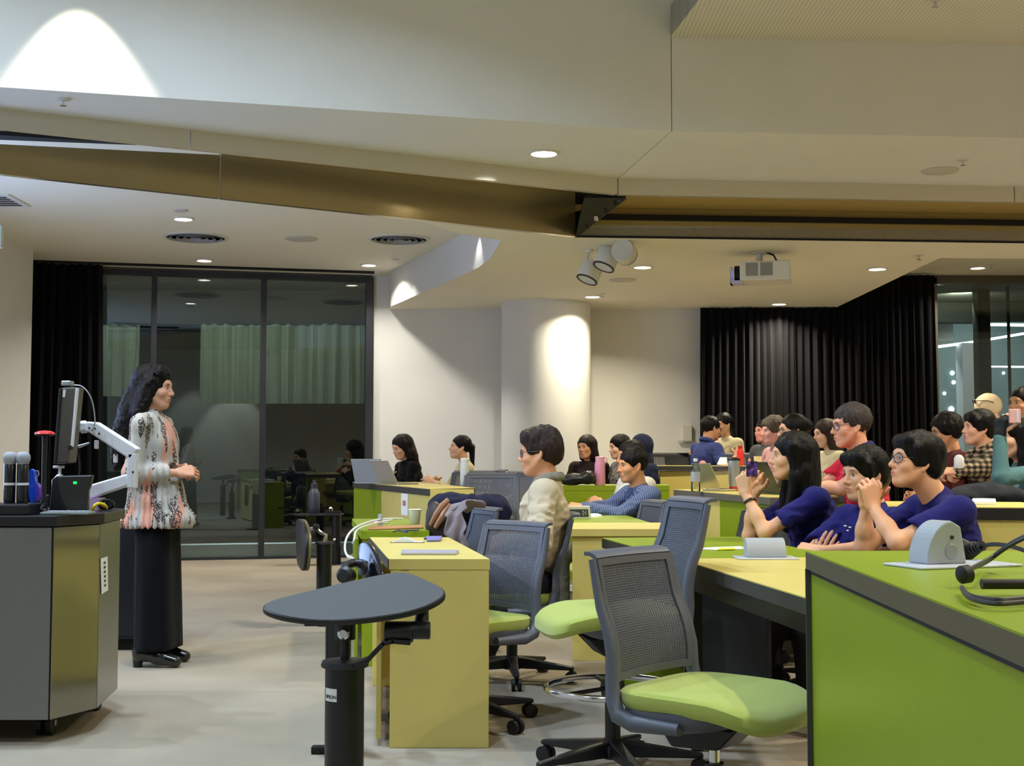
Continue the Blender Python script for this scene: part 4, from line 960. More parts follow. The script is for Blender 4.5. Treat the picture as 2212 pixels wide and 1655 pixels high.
nS = Vector((-(C2 - C1).normalized().y, (C2 - C1).normalized().x, 0)); nS = nS if nS.y < 0 else -nS
cpt = C1.lerp(C2, .72); cpt = Vector((cpt.x, cpt.y, .78)) + nS * .004 + Vector((.01, 0, 0))
dS = (C2 - C1).normalized(); dS.z = 0
MB().obox(cpt, (dS, nS, (0, 0, 1)), (.11, .002, .085)).build('sticker', paper, d3)
MB().obox(cpt + nS * .003 + Vector((0, 0, .01)), (dS, nS, (0, 0, 1)), (.05, .001, .02)).build('red_print', mat('red_print', (190, 120, 116), .8), d3)
# cup, tablet sleeve and white cables on the green desk
cp = PZ(896, 1133, .74)
t = thing('paper_cup', 'plain paper cup on the green desk behind the yellow one', 'cup', cp)
MB().lathe([(.027, 0), (.029, .002), (.038, .088), (.036, .088), (.028, .006)], n=28).build('body', mat('cup_paper', (206, 200, 178), .7), t, smooth=True)
MB().lathe([(.038, .087), (.0405, .089), (.038, .092), (.036, .09)], n=28).build('rim', paper, t, smooth=True)
q = [PZ(795, 1146, .741), PZ(915, 1142, .741), PZ(912, 1137, .741), PZ(800, 1139, .741)]
tag(MB().extr(q, (0, 0, .008)).build('tablet_sleeve', mat('tan_leather', (176, 128, 84), .55), bevel=.002), 'thin tan sleeve lying on the green desk below the paper cup', 'sleeve')
wc_ = thing('white_cable', 'white charging cable draped off the green desk edge', 'cable', (0, 0, 0))
pts = [PY(x, y, Y) for x, y, Y in ((870, 1121, 7.9), (835, 1121, 7.7), (800, 1127, 7.4), (768, 1140, 7.15), (750, 1160, 7.05), (745, 1185, 7.0), (752, 1203, 6.95), (765, 1207, 6.95))]
MB().tube(pts, .006, 8, sm=6).build('cord', whitep, wc_, smooth=True)
MB().tube([PY(x, y, Y) for x, y, Y in ((850, 1123, 7.8), (805, 1132, 7.35), (772, 1145, 7.12), (765, 1165, 7.0), (762, 1175, 7.0))], .005, 8, sm=6).build('cord', whitep, wc_, smooth=True)
MB().extr([PZ(808, 1131, .742), PZ(838, 1131, .742), PZ(835, 1125, .742), PZ(812, 1125, .742)], (0, 0, .012)).build('plug', whitep, wc_, bevel=.003)
MB().box(*[v for v in (PY(817, 1115, 7.6).x, PY(826, 1115, 7.6).x)], 7.58, 7.62, .745, PY(820, 1111, 7.6).z).build('upright_plug', greypl, wc_, bevel=.003)
ck = MB().tube([PZ(850, 1149, .745), PZ(862, 1146, .745), PZ(880, 1150, .745), PZ(870, 1147, .745), PZ(905, 1145, .745)], .004, 8, sm=5).build('cable', mat('violet_cable', (70, 66, 120), .5))
tag(ck, 'small dark violet cable at the near edge of the green desk', 'cable')
# on the yellow desk
lp_ = [PZ(866, 1199, .741), PZ(985, 1199, .741), PZ(992, 1194, .741), PZ(868, 1193, .741)]
tt = thing('slim_tablet', 'slim silver tablet lying near the front of the yellow desk', 'tablet', (0, 0, 0))
MB().extr(lp_, (0, 0, .012)).build('body', mat('silver_tablet', (196, 194, 214), .3, metal=.4), tt, bevel=.003)
cs_ = thing('glasses_case', 'low curved white holder lying on the yellow desk', 'case', PZ(880, 1172, .74))
P_ = []
for i in range(13):
    x = -.075 + .15 * i / 12; zz = .020 * math.sin(PI * min(1, max(0, (i - 1) / 8))) + .003
    P_.append([(x, -.03, .001), (x, -.03, zz), (x, .03, zz), (x, .03, .001)])
MB().grid(P_).build('shell', whitep, cs_, smooth=True, solid=.003)
MB().box(-.08, .08, -.035, .035, 0, .003).build('base_sheet', mat('brown_sheet', (120, 96, 70), .7), cs_)
ph = [PZ(922, 1171, .741), PZ(952, 1170, .741), PZ(955, 1163, .741), PZ(920, 1163, .741)]
tt = thing('small_device', 'small violet device at the far end of the yellow desk', 'device', (0, 0, 0))
MB().extr(ph, (0, 0, .012)).build('body', mat('lilac_device', (128, 124, 196), .4), tt, bevel=.003)
MB().tube([PZ(917, 1164, .745), PZ(935, 1160, .745), PZ(952, 1162, .745)], .004).build('strap', blackp, tt)
# clock on the centre table
cl = thing('desk_clock', 'small beige desk clock with a dark display on the yellow table', 'clock', PZ(1248, 1121, .74), math.radians(4))
MB().extr([(-.085, -.03, 0), (.085, -.03, 0), (.08, -.022, .085), (-.08, -.022, .085)], (0, .05, 0)).build('body', mat('beige_plastic', (206, 200, 178), .5), cl, bevel=.004)
MB().extr([(-.068, -.0325, .016), (.068, -.0325, .016), (.065, -.0255, .064), (-.065, -.0255, .064)], (0, .002, 0)).build('display', mat('lcd_dark', (52, 58, 54), .25), cl)
for i, (x, z) in enumerate(((.03, .05), (.03, .04), (.03, .03), (.05, .05), (.05, .04), (.05, .03), (.04, .04), (.036, .052), (.036, .027))):
    MB().box(x - .002, x + .003, -.0345 + (z - .016) * .14, -.0315 + (z - .016) * .14, z - .003, z + .003).build('digit_segment', mat('lcd_seg', (200, 206, 190), .5), cl)
tag(MB().lathe([(.06, 0), (.055, .012), (.03, .02), (.001, .022)], c=PZ(1283, 1116, .74), n=24).build('computer_mouse', whitep, smooth=True), 'rounded white mouse right of the desk clock', 'mouse')
# power boxes
def power_box(label, base, ang, w, h, d, plate):
    t = thing('power_box', label, 'power outlet', base, math.radians(ang))
    MB().box(-plate[0], plate[1], -plate[2], plate[3], 0, .006).build('base_plate', mat('plate_grey', (196, 198, 206), .45), t, bevel=.003)
    P_ = []
    n = 12
    prof = []
    for k in range(n + 1):
        a = PI / 2 * k / n; prof.append((-d / 2 + d * .62 * (1 - math.cos(a)), h * math.sin(a) + .006))
    prof += [(d * .36, h * .93), (d * .5, .006)]
    MB().extr([(x, -w / 2, z) for x, z in prof], (0, w, 0)).build('hood', greypl, t, bevel=.004)
    MB().lathe([(.018, 0), (.016, .003)], c=(d * .1, -w / 2, h * .35), ax=(0, -1, 0), n=20).build('socket', mat('socket_grey', (150, 154, 160), .5), t)
    MB().lathe([(.005, 0), (.004, .003)], c=(d * .12, -w / 2, h * .68), ax=(0, -1, 0), n=10).build('screw', ink, t)
    return t
b1 = PZ(1652, 1206, .74)
power_box('grey rounded power box on the green table before the long-haired woman', b1, 90, .155, .075, .10, (.09, .06, .12, .12))
b2 = PZ(2025, 1222, ZD)
power_box('tall light grey power box with plug on the big green desk', b2 + Vector((.0, 0.0, 0)), 20, .07, .095, .105, (.11, .16, .09, .05))
tag(MB().extr([PZ(1500, 1186, .741), PZ(1555, 1189, .741), PZ(1612, 1186, .741), PZ(1600, 1181, .741), PZ(1540, 1183, .741)], (0, 0, .002)).build('paper_sheet', paper), 'white sheet of paper with yellow marking on the green table', 'paper')
hl = MB().extr([PZ(1548, 1188, .7435), PZ(1590, 1187, .7435), PZ(1585, 1183, .7435), PZ(1555, 1184, .7435)], (0, 0, .001)).build('yellow_mark', mat('highlighter', (236, 222, 40), .7)); hl.parent = bpy.data.objects['paper_sheet']
# plug, cables and black cable bundle on the big green desk
plg = thing('power_plug', 'black plug with ribbed neck in the tall grey power box', 'plug', (0, 0, 0))
pa, pb2, pc2 = PY(2070, 1185, 3.1), PY(2092, 1190, 3.05), PY(2120, 1180, 3.0)
MB().cyl(PY(2066, 1178, 3.12), PY(2088, 1193, 3.08), .022, .026, 20).build('plug_body', blackp, plg, smooth=True)
mb = MB()
for k in range(6):
    a = pb2.lerp(pc2, k / 5); mb.lathe([(.012, -.003), (.021 - k * .002, 0), (.012, .003)], c=a, ax=(pc2 - pb2), n=16)
mb.tube([PY(2088, 1192, 3.07), pc2], .011).build('ribbed_neck', blackp, plg, smooth=True)
MB().tube([pc2, PY(2150, 1176, 2.95), PY(2190, 1182, 2.9), PY(2240, 1200, 2.85)], .005, 8, sm=5).build('cord', blackp, plg, smooth=True)
cbn = thing('cable_bundle', 'tied bundle of black cables lying on the big green desk', 'cable', (0, 0, 0))
c0 = PZ(2085, 1270, ZD)
MB().lathe([(.010, -.013), (.017, -.008), (.017, .008), (.010, .013)], c=c0 + Vector((0, 0, .025)), ax=(1, .4, .1), n=20).build('tie', rubber, cbn, smooth=True)
for k, (dx, dy, dz_) in enumerate(((0, 0, 0), (8, -9, .0), (3, 10, -.0), (-2, 18, 0))):
    zc = ZD + .012
    if k < 2: pts = [c0 + Vector((0, 0, .03)), PY(2130 + dx, 1215 + dy, 2.75), PY(2180 + dx, 1180 + dy, 2.72), PY(2240 + dx, 1150 + dy, 2.7)]
    else: pts = [PZ(2078, 1266 + dy * .3, zc), PZ(2088, 1276 + dy * .6, zc), PZ(2110, 1283 + dy * .8, zc), PZ(2150, 1286 + dy, zc), PZ(2200, 1284 + dy, zc), PZ(2270, 1276 + dy, zc)]
    MB().tube(pts, .0042, 8, sm=6).build('cord', mat('dark_cord', (42, 42, 46), .4), cbn, smooth=True)
MB().tube([PZ(2120, 1262, ZD + .02), PZ(2165, 1262, ZD + .02), PZ(2240, 1262, ZD + .02)], .009, 12).build('adapter', blackp, cbn, smooth=True)
# bag, pink bottle on the row desk behind
pbk = PZ(1292, 1049, .92)
pk = mat('pink_bottle', (226, 150, 176), .45)
hb = PY(1292, 998, pbk.y + .06).z - .92
bottle('drink_bottle', 'pink insulated bottle standing beside the black bag', (pbk.x + .02, pbk.y + .08, .92), [(.04, 0), (.043, .006), (.043, hb * .9), (.036, hb)], pk, [(.036, hb), (.037, hb + .04), (.03, hb + .045)], mat('pink_cap', (236, 170, 190), .45))
ho = bpy.data.objects[[o.name for o in COL.objects if o.get('label') == 'pink insulated bottle standing beside the black bag'][0]]
MB().tube([(.034, 0, hb + .035), (.055, 0, hb + .03), (.058, 0, hb + .005), (.042, 0, hb - .01)], .006, 8).build('loop_handle', MATS['pink_cap'], ho, smooth=True)
# ================================================================== PEOPLE: one continuous surface from blended volumes
f32 = np.float32
_LAT = np.random.default_rng(5).random((32, 32, 32)).astype(f32) * 2 - 1
def vnoise(x, y, z):
    xi, yi, zi = np.floor(x).astype(np.int32), np.floor(y).astype(np.int32), np.floor(z).astype(np.int32)
    fx, fy, fz = x - xi, y - yi, z - zi
    fx, fy, fz = fx * fx * (3 - 2 * fx), fy * fy * (3 - 2 * fy), fz * fz * (3 - 2 * fz)
    g = lambda a, b, c: _LAT[(xi + a) & 31, (yi + b) & 31, (zi + c) & 31]
    l = lambda a, b, t: a + (b - a) * t
    return l(l(l(g(0, 0, 0), g(1, 0, 0), fx), l(g(0, 1, 0), g(1, 1, 0), fx), fy), l(l(g(0, 0, 1), g(1, 0, 1), fx), l(g(0, 1, 1), g(1, 1, 1), fx), fy), fz)
class SDF:
    def __init__(s): s.ops = []; s.R = np.eye(3); s.T = np.zeros(3); s.S = 1.0
    def frame(s, R=None, T=(0, 0, 0), S=1.0):
        s.R = np.eye(3) if R is None else np.array(R, float); s.T = np.array(T, float); s.S = S; return s
    def _p(s, a): return s.R @ (np.array(a, float) * s.S) + s.T
    def cone(s, a, b, ra, rb=None, k=.02, sub=False):
        rb = ra if rb is None else rb
        a, b = s._p(a), s._p(b); ra *= s.S; rb *= s.S; m = max(ra, rb)
        s.ops.append(('c', a, b, ra, rb, k, sub, np.minimum(a, b) - m, np.maximum(a, b) + m)); return s
    def ell(s, c, r, k=.02, R=None, sub=False):
        c = s._p(c); r = np.array(r, float) * s.S; Rm = s.R if R is None else s.R @ np.array(R, float)
        e = np.sqrt(((Rm * r) ** 2).sum(1))
        s.ops.append(('e', c, r, Rm, 0, k, sub, c - e, c + e)); return s
    def mesh(s, vox, warp=None, cut=None):
        lo = np.min([o[7] for o in s.ops if not o[6]], 0) - 4 * vox; hi = np.max([o[8] for o in s.ops if not o[6]], 0) + 4 * vox
        n = np.ceil((hi - lo) / vox).astype(int) + 1
        D = np.full(n, .3, f32)
        for o in s.ops:
            mg = max(o[5], 2 * vox) + 2 * vox
            i0 = np.maximum(0, np.floor((o[7] - mg - lo) / vox).astype(int)); i1 = np.minimum(n, np.ceil((o[8] + mg - lo) / vox).astype(int) + 1)
            if np.any(i1 <= i0): continue
            ax = [(lo[q] + np.arange(i0[q], i1[q]) * vox).astype(f32) for q in range(3)]
            X, Y, Z = ax[0][:, None, None], ax[1][None, :, None], ax[2][None, None, :]
            if o[0] == 'c':
                a, b, ra, rb = o[1], o[2], o[3], o[4]; d = b - a; L = max(float(d @ d), 1e-9)
                px, py, pz = X - f32(a[0]), Y - f32(a[1]), Z - f32(a[2])
                t = np.clip((px * f32(d[0]) + py * f32(d[1]) + pz * f32(d[2])) / f32(L), 0, 1)
                v = np.sqrt((px - t * f32(d[0])) ** 2 + (py - t * f32(d[1])) ** 2 + (pz - t * f32(d[2])) ** 2) - (f32(ra) + t * f32(rb - ra))
            else:
                c, r, R = o[1], o[2], o[3]; px, py, pz = X - f32(c[0]), Y - f32(c[1]), Z - f32(c[2])
                q = [(px * f32(R[0, i]) + py * f32(R[1, i]) + pz * f32(R[2, i])) / f32(r[i]) for i in range(3)]
                k0 = np.sqrt(q[0] ** 2 + q[1] ** 2 + q[2] ** 2)
                k1 = np.sqrt((q[0] / f32(r[0])) ** 2 + (q[1] / f32(r[1])) ** 2 + (q[2] / f32(r[2])) ** 2) + f32(1e-6)
                v = k0 * (k0 - 1) / k1
            sl = tuple(slice(i0[q], i1[q]) for q in range(3)); A = D[sl]; k = max(o[5], 1e-4)
            if o[6]: v = -v; h = np.maximum(k - np.abs(A - v), 0) / k; D[sl] = np.maximum(A, v) + h * h * (k * .25)
            else: h = np.maximum(k - np.abs(A - v), 0) / k; D[sl] = np.minimum(A, v) - h * h * (k * .25)
        if warp is not None:
            ax = [(lo[q] + np.arange(n[q]) * vox).astype(f32) for q in range(3)]
            D = D + warp(ax[0][:, None, None] + 0 * D, ax[1][None, :, None] + 0 * D, ax[2][None, None, :] + 0 * D)
        return nets(D, lo, vox)
def nets(D, lo, vox):
    I = D < 0; n = D.shape
    c = np.zeros(tuple(q - 1 for q in n), np.uint8)
    for dx in (0, 1):
        for dy in (0, 1):
            for dz_ in (0, 1): c += I[dx:n[0] - 1 + dx, dy:n[1] - 1 + dy, dz_:n[2] - 1 + dz_]
    m = (c > 0) & (c < 8); idx = np.argwhere(m); ids = np.full(c.shape, -1, np.int64); ids[m] = np.arange(len(idx))
    acc = np.zeros((len(idx), 3), f32); cnt = np.zeros(len(idx), f32)
    corners = [(0, 0, 0), (1, 0, 0), (0, 1, 0), (1, 1, 0), (0, 0, 1), (1, 0, 1), (0, 1, 1), (1, 1, 1)]
    val = [D[idx[:, 0] + a, idx[:, 1] + b, idx[:, 2] + e] for a, b, e in corners]
    for i in range(8):
        for j in range(i + 1, 8):
            d = np.array(corners[j]) - np.array(corners[i])
            if np.abs(d).sum() != 1: continue
            x = (val[i] < 0) != (val[j] < 0); t = np.where(x, val[i] / np.where(x, val[i] - val[j], 1), 0)
            acc += np.where(x[:, None], np.array(corners[i], f32) + t[:, None] * d.astype(f32), 0); cnt += x
    V = lo + (idx + acc / cnt[:, None]) * vox
    Fs = []
    for a in range(3):
        b, e = (a + 1) % 3, (a + 2) % 3
        s0 = [slice(None)] * 3; s1 = [slice(None)] * 3; s0[a] = slice(0, n[a] - 1); s1[a] = slice(1, n[a])
        x = I[tuple(s0)] != I[tuple(s1)]; P = np.argwhere(x)
        P = P[(P[:, b] > 0) & (P[:, e] > 0) & (P[:, b] < n[b] - 1) & (P[:, e] < n[e] - 1)]
        def cell(db, de):
            q = P.copy(); q[:, b] -= db; q[:, e] -= de; return ids[q[:, 0], q[:, 1], q[:, 2]]
        quad = np.stack([cell(1, 1), cell(0, 1), cell(0, 0), cell(1, 0)], 1)
        ins = I[P[:, 0], P[:, 1], P[:, 2]]
        quad[~ins] = quad[~ins][:, ::-1]; Fs.append(quad)
    return V, np.concatenate(Fs)
def np_mesh(name, V, Q, material, parent, cols=None):
    me = bpy.data.meshes.new(name); me.vertices.add(len(V)); me.vertices.foreach_set('co', V.astype(f32).ravel())
    me.loops.add(len(Q) * 4); me.loops.foreach_set('vertex_index', Q.astype(np.int32).ravel())
    me.polygons.add(len(Q)); me.polygons.foreach_set('loop_start', np.arange(0, len(Q) * 4, 4, dtype=np.int32))
    try: me.polygons.foreach_set('loop_total', np.full(len(Q), 4, np.int32))
    except Exception: pass
    me.polygons.foreach_set('use_smooth', np.ones(len(Q), bool)); me.update(calc_edges=True); me.validate()
    if cols is not None:
        at = me.color_attributes.new('Col', 'FLOAT_COLOR', 'POINT'); at.data.foreach_set('color', np.c_[cols, np.ones(len(cols))].astype(f32).ravel())
    me.materials.append(material); o = bpy.data.objects.new(name, me); COL.objects.link(o)
    if parent: o.parent = parent
    return o
def skin_mat():
    m, nt, b = node_mat('skin'); at = nt.nodes.new('ShaderNodeAttribute'); at.attribute_name = 'Col'
    nt.links.new(at.outputs['Color'], b.inputs['Base Color']); b.inputs['Roughness'].default_value = .5
    b.inputs['Subsurface Weight'].default_value = .12; b.inputs['Subsurface Radius'].default_value = (.012, .005, .003); b.inputs['Subsurface Scale'].default_value = 1
    b.inputs['Specular IOR Level'].default_value = .35
    return m
SKIN = skin_mat()
def eye_mat():
    m, nt, b = node_mat('eye'); tc = nt.nodes.new('ShaderNodeTexCoord'); sp_ = nt.nodes.new('ShaderNodeSeparateXYZ'); nt.links.new(tc.outputs['Object'], sp_.inputs[0])
    r = nt.nodes.new('ShaderNodeValToRGB'); mr = nt.nodes.new('ShaderNodeMath'); mr.operation = 'MULTIPLY'; mr.inputs[1].default_value = 1 / .0125
    nt.links.new(sp_.outputs[0], mr.inputs[0]); nt.links.new(mr.outputs[0], r.inputs[0])
    e = r.color_ramp.elements; e[0].position = .80; e[0].color = srgb((205, 190, 180)); e[1].position = .84; e[1].color = srgb((38, 24, 18))
    nt.links.new(r.outputs[0], b.inputs['Base Color']); b.inputs['Roughness'].default_value = .15
    return m
EYE = eye_mat()
def hair_mat(name, c, rough=.38, curl=False):
    m, nt, b = node_mat(name); tc = nt.nodes.new('ShaderNodeTexCoord'); mp = nt.nodes.new('ShaderNodeMapping')
    mp.inputs['Scale'].default_value = (60, 60, 6) if not curl else (40, 40, 40); nt.links.new(tc.outputs['Object'], mp.inputs[0])
    n = nt.nodes.new('ShaderNodeTexNoise'); n.inputs['Scale'].default_value = 3; n.inputs['Detail'].default_value = 5; nt.links.new(mp.outputs[0], n.inputs['Vector'])
    r = nt.nodes.new('ShaderNodeValToRGB'); c0 = srgb(c); r.color_ramp.elements[0].position = .3; r.color_ramp.elements[1].position = .75
    r.color_ramp.elements[0].color = tuple(x * .6 for x in c0[:3]) + (1,); r.color_ramp.elements[1].color = tuple(min(1, x * 1.7) for x in c0[:3]) + (1,)
    nt.links.new(n.outputs[0], r.inputs[0]); nt.links.new(r.outputs[0], b.inputs['Base Color'])
    bp = nt.nodes.new('ShaderNodeBump'); bp.inputs['Strength'].default_value = .8; bp.inputs['Distance'].default_value = .006
    nt.links.new(n.outputs[0], bp.inputs['Height']); nt.links.new(bp.outputs[0], b.inputs['Normal'])
    b.inputs['Roughness'].default_value = rough; b.inputs['Specular IOR Level'].default_value = .18
    return m
HAIR = dict(black=hair_mat('hair_black', (11, 9, 10)), dbrown=hair_mat('hair_dark_brown', (28, 20, 18)), brown=hair_mat('hair_brown', (50, 38, 34)), grey=hair_mat('hair_greying', (58, 52, 52), .42),
            curly=hair_mat('hair_curly', (15, 11, 10), .5, True), curlgrey=hair_mat('hair_curly_grey', (84, 74, 66), .5, True))
def vec(a): return np.array(a, float)
def unit(a): a = vec(a); return a / (np.linalg.norm(a) + 1e-9)
def rot(yaw=0, pitch=0, roll=0):      # head turn: yaw left +, pitch down +, roll
    y, p, r = [math.radians(q) for q in (yaw, pitch, roll)]
    Rz = np.array([[math.cos(y), -math.sin(y), 0], [math.sin(y), math.cos(y), 0], [0, 0, 1]])
    Ry = np.array([[math.cos(p), 0, math.sin(p)], [0, 1, 0], [-math.sin(p), 0, math.cos(p)]])
    Rx = np.array([[1, 0, 0], [0, math.cos(r), -math.sin(r)], [0, math.sin(r), math.cos(r)]])
    return Rz @ Ry @ Rx
def ik(a, b, l1, l2, pole):
    a, b = vec(a), vec(b); d = b - a; L = np.linalg.norm(d)
    if L > (l1 + l2) * .995: f = L / (l1 + l2) * 1.006; l1 *= f; l2 *= f
    u = d / L; x = (l1 * l1 - l2 * l2 + L * L) / (2 * L); h = math.sqrt(max(1e-6, l1 * l1 - x * x))
    p = vec(pole); p = p - u * (p @ u); return a + u * x + unit(p) * h
def hand(S, w, d, n, left, curl=.5, spread=1.0, thumb=.5, sc=1.0, each=None):
    w, d, n = vec(w), unit(d), vec(n); n = unit(n - d * (n @ d)); b = np.cross(d, n) * (-1 if left else 1)
    S.frame()
    kn = [(.034, .088), (.011, .094), (-.012, .090), (-.033, .080)]; ln = [(.042, .026, .020), (.046, .029, .021), (.043, .027, .020), (.034, .021, .018)]
    for i, (o, f) in enumerate(kn):
        K = w + d * f * sc + b * o * sc
        S.cone(w + b * o * .55 * sc + d * .008, K, .0165 * sc, .0125 * sc, k=.014)
        a = (each[i] if each else curl); p = K; ang = math.radians(8)
        db = unit(d + b * o * 3.0 * spread)
        for j, l in enumerate(ln[i]):
            ang += a * (1.05, 1.15, .7)[j]
            q = p + (db * math.cos(ang) + n * math.sin(ang)) * l * sc
            S.cone(p, q, (.0092, .0084, .0076)[j] * sc, (.0084, .0076, .0064)[j] * sc, k=.004); p = q
    p = w + d * .022 * sc + b * .022 * sc + n * .008 * sc
    for j, l in enumerate((.046, .033, .026)):
        t = unit(d * (.62 + .12 * j) + b * (.75 - .28 * j * (thumb + .3)) + n * (.25 + thumb * .5 + .1 * j))
        q = p + t * l * sc; S.cone(p, q, (.0145, .0105, .0092)[j] * sc, (.0105, .0092, .007)[j] * sc, k=.008); p = q
def head_vols(S, R, H, hs, fem, neck):
    S.frame(R, H, hs); j = .92 if fem else 1.0
    S.ell((-.012, 0, .030), (.097, .076, .088)); S.ell((.028, 0, -.020), (.066, .063 * j, .088), k=.03)
    S.ell((.034, 0, -.072), (.050, .050 * j, .040), k=.03); S.ell((.070, 0, -.098), (.021, .022 * j, .018), k=.025)
    for s in (1, -1):
        S.ell((.056, s * .040, -.028), (.030, .026, .026), k=.02)
        S.cone((.004, s * .058, -.045), (.058, s * .024, -.098), .016, .016, k=.025)
    S.cone((.078, -.034, .024), (.078, .034, .024), .013, k=.018)
    for s in (1, -1): S.ell((.104, s * .031, .003), (.019, .017, .012), k=.012, sub=True)
    S.cone((.086, 0, .016), (.108, 0, -.026), .0075, .0095, k=.012); S.ell((.108, 0, -.030), (.0125, .0115, .0105), k=.006)
    for s in (1, -1): S.ell((.097, s * .0125, -.034), (.0105, .0075, .0085), k=.006)
    S.ell((.080, 0, -.062), (.018, .028, .020), k=.012)
    S.ell((.0955, 0, -.0575), (.0085, .021, .0062), k=.004); S.ell((.0935, 0, -.0695), (.0088, .0185, .0068), k=.004)
    S.ell((.101, 0, -.0635), (.006, .022, .0022), k=.003, sub=True)
    for s in (1, -1):
        S.ell((-.008, s * .077, -.008), (.021, .0075, .033), k=.006, R=rot(s * -18, -12)); S.ell((-.002, s * .084, -.006), (.011, .006, .020), k=.005, R=rot(s * -18, -12), sub=True)
        S.ell((-.002, s * .076, -.036), (.009, .006, .010), k=.005)
    S.frame(); S.cone(vec(H) + vec(R) @ vec((-.022, 0, -.05)) * hs, neck, .052 * hs * (.88 if fem else 1.04), .058 * hs * (.88 if fem else 1.06), k=.03)
def face_cols(V, R, H, hs, skin, brow, lip, far):
    q = ((V - vec(H)) @ vec(R)) / hs; base = vec(srgb(skin)[:3]); C = np.tile(base, (len(V), 1))
    def mixin(mask, col):
        nonlocal C
        C = C * (1 - mask[:, None]) + vec(col) * mask[:, None]
    def reg(c, r, soft=.35): return np.clip((1 - np.sqrt((((q - vec(c)) / vec(r)) ** 2).sum(1))) / soft, 0, 1)
    for s in (1, -1): mixin(reg((.07, s * .045, -.032), (.035, .025, .022), .9) * .35, base * vec((1.05, .78, .74)))
    mixin(reg((.112, 0, -.030), (.02, .02, .016), .9) * .3, base * vec((1.05, .80, .76)))
    mixin(reg((.100, 0, -.0635), (.016, .025, .0125), .3) * .75, srgb(lip)[:3])
    for s in (1, -1):
        mixin(np.clip(reg((.086, s * .030, .0235), (.024, .021, .0055), .35), 0, 1) * .85, srgb(brow)[:3])
        mixin(reg((.092, s * .032, .0085), (.016, .016, .0045), .4) * (.85 if far else .7), srgb((36, 24, 22))[:3])
        if far: mixin(reg((.092, s * .032, .002), (.016, .013, .006), .4) * .8, srgb((44, 30, 26))[:3])
    return C
def hair_vols(S, style, R, H, hs, fem):
    S.frame(R, H, hs)
    cap = lambda t=0.0, zz=0.0: S.ell((-.016, 0, .036 + zz), (.106 + t, .086 + t, .098 + t), k=.01)
    def trim(hair=.0, ear=True, nape=-.075):
        S.ell((.118, 0, -.040 - hair), (.092, .098, .094), k=.010, sub=True)
        if ear: S.ell((.020, 0, -.105), (.075, .14, .090), k=.015, sub=True)
        S.ell((-.02, 0, nape - .095), (.18, .16, .10), k=.015, sub=True)
    if style == 'short': cap(.001); trim()
    elif style == 'quiff':
        cap(.004); S.cone((.055, .03, .088), (-.05, .02, .102), .042, .048, k=.03); S.cone((.05, -.04, .080), (-.06, -.045, .09), .042, .048, k=.03); S.ell((-.075, 0, .02), (.06, .080, .09), k=.02); trim(-.012, nape=-.085)
    elif style == 'fringe':
        cap(.006); S.cone((.066, -.05, .080), (.066, .05, .080), .026, k=.03); S.ell((-.06, 0, .0), (.065, .082, .08), k=.02)
        for s in (1, -1): S.cone((.035, s * .078, .05), (.022, s * .080, -.005), .018, .012, k=.02)
        S.ell((.122, 0, -.044), (.090, .092, .098), k=.008, sub=True); S.ell((.028, 0, -.110), (.070, .14, .088), k=.012, sub=True); S.ell((-.02, 0, -.185), (.18, .16, .10), k=.015, sub=True)
    elif style in ('long', 'longback', 'curlylong', 'side'):
        w = .003 if style == 'curlylong' else .004
        cap(w); S.ell((.122, 0, -.036), (.090, .080, .098), k=.008, sub=True)
        if style == 'curlylong':
            S.cone((-.05, 0, .04), (-.10, 0, -.13), .078, .085, k=.03); S.cone((-.10, .0, -.12), (-.155, .0, -.32), .085, .075, k=.03); S.cone((-.155, 0, -.32), (-.175, .0, -.46), .07, .03, k=.03)
            for s in (1, -1): S.cone((-.0, s * .07, .03), (-.045, s * .085, -.14), .035, .05, k=.03)
            S.cone((.045, -.055, .09), (.045, .055, .09), .03, k=.03)
        else:
            L = -.34 if style == 'long' else -.26
            S.cone((-.055, .0, .02), (-.075, .0, -.13), .085, .080, k=.03)
            for s in (1, -1):
                S.cone((-.05, s * .045, -.08), (-.085, s * .060, L), .055, .040, k=.03)
                S.cone((.012, s * .072, .05), (-.005, s * .076, -.11), .026, .026, k=.02)
                if style == 'long' : S.cone((-.005, s * .076, -.10), (.03, s * .078, L), .030, .026, k=.02)
    elif style in ('pony', 'bun'):
        cap(-.001); trim(-.004, nape=-.07)
        if style == 'pony': S.ell((-.118, 0, .02), (.03, .03, .03)); S.cone((-.12, 0, .01), (-.15, 0, -.17), .034, .02)
        else: S.ell((-.115, 0, .04), (.045, .045, .045))
    elif style == 'curlyshort':
        cap(.014, .006); S.ell((-.03, 0, .075), (.085, .085, .06), k=.02); trim(-.006)
    elif style == 'hijab':
        cap(.010); S.cone((-.02, 0, .0), (-.03, 0, -.14), .092, .095, k=.03); S.cone((-.03, 0, -.13), (-.02, 0, -.23), .095, .13, k=.03); S.ell((.122, 0, -.030), (.075, .062, .086), k=.012, sub=True)
    elif style == 'beanie':
        cap(.008); S.ell((.130, 0, -.065), (.115, .16, .10), k=.008, sub=True); S.ell((-.02, 0, -.155), (.20, .17, .12), k=.01, sub=True)
PEOPLE = []
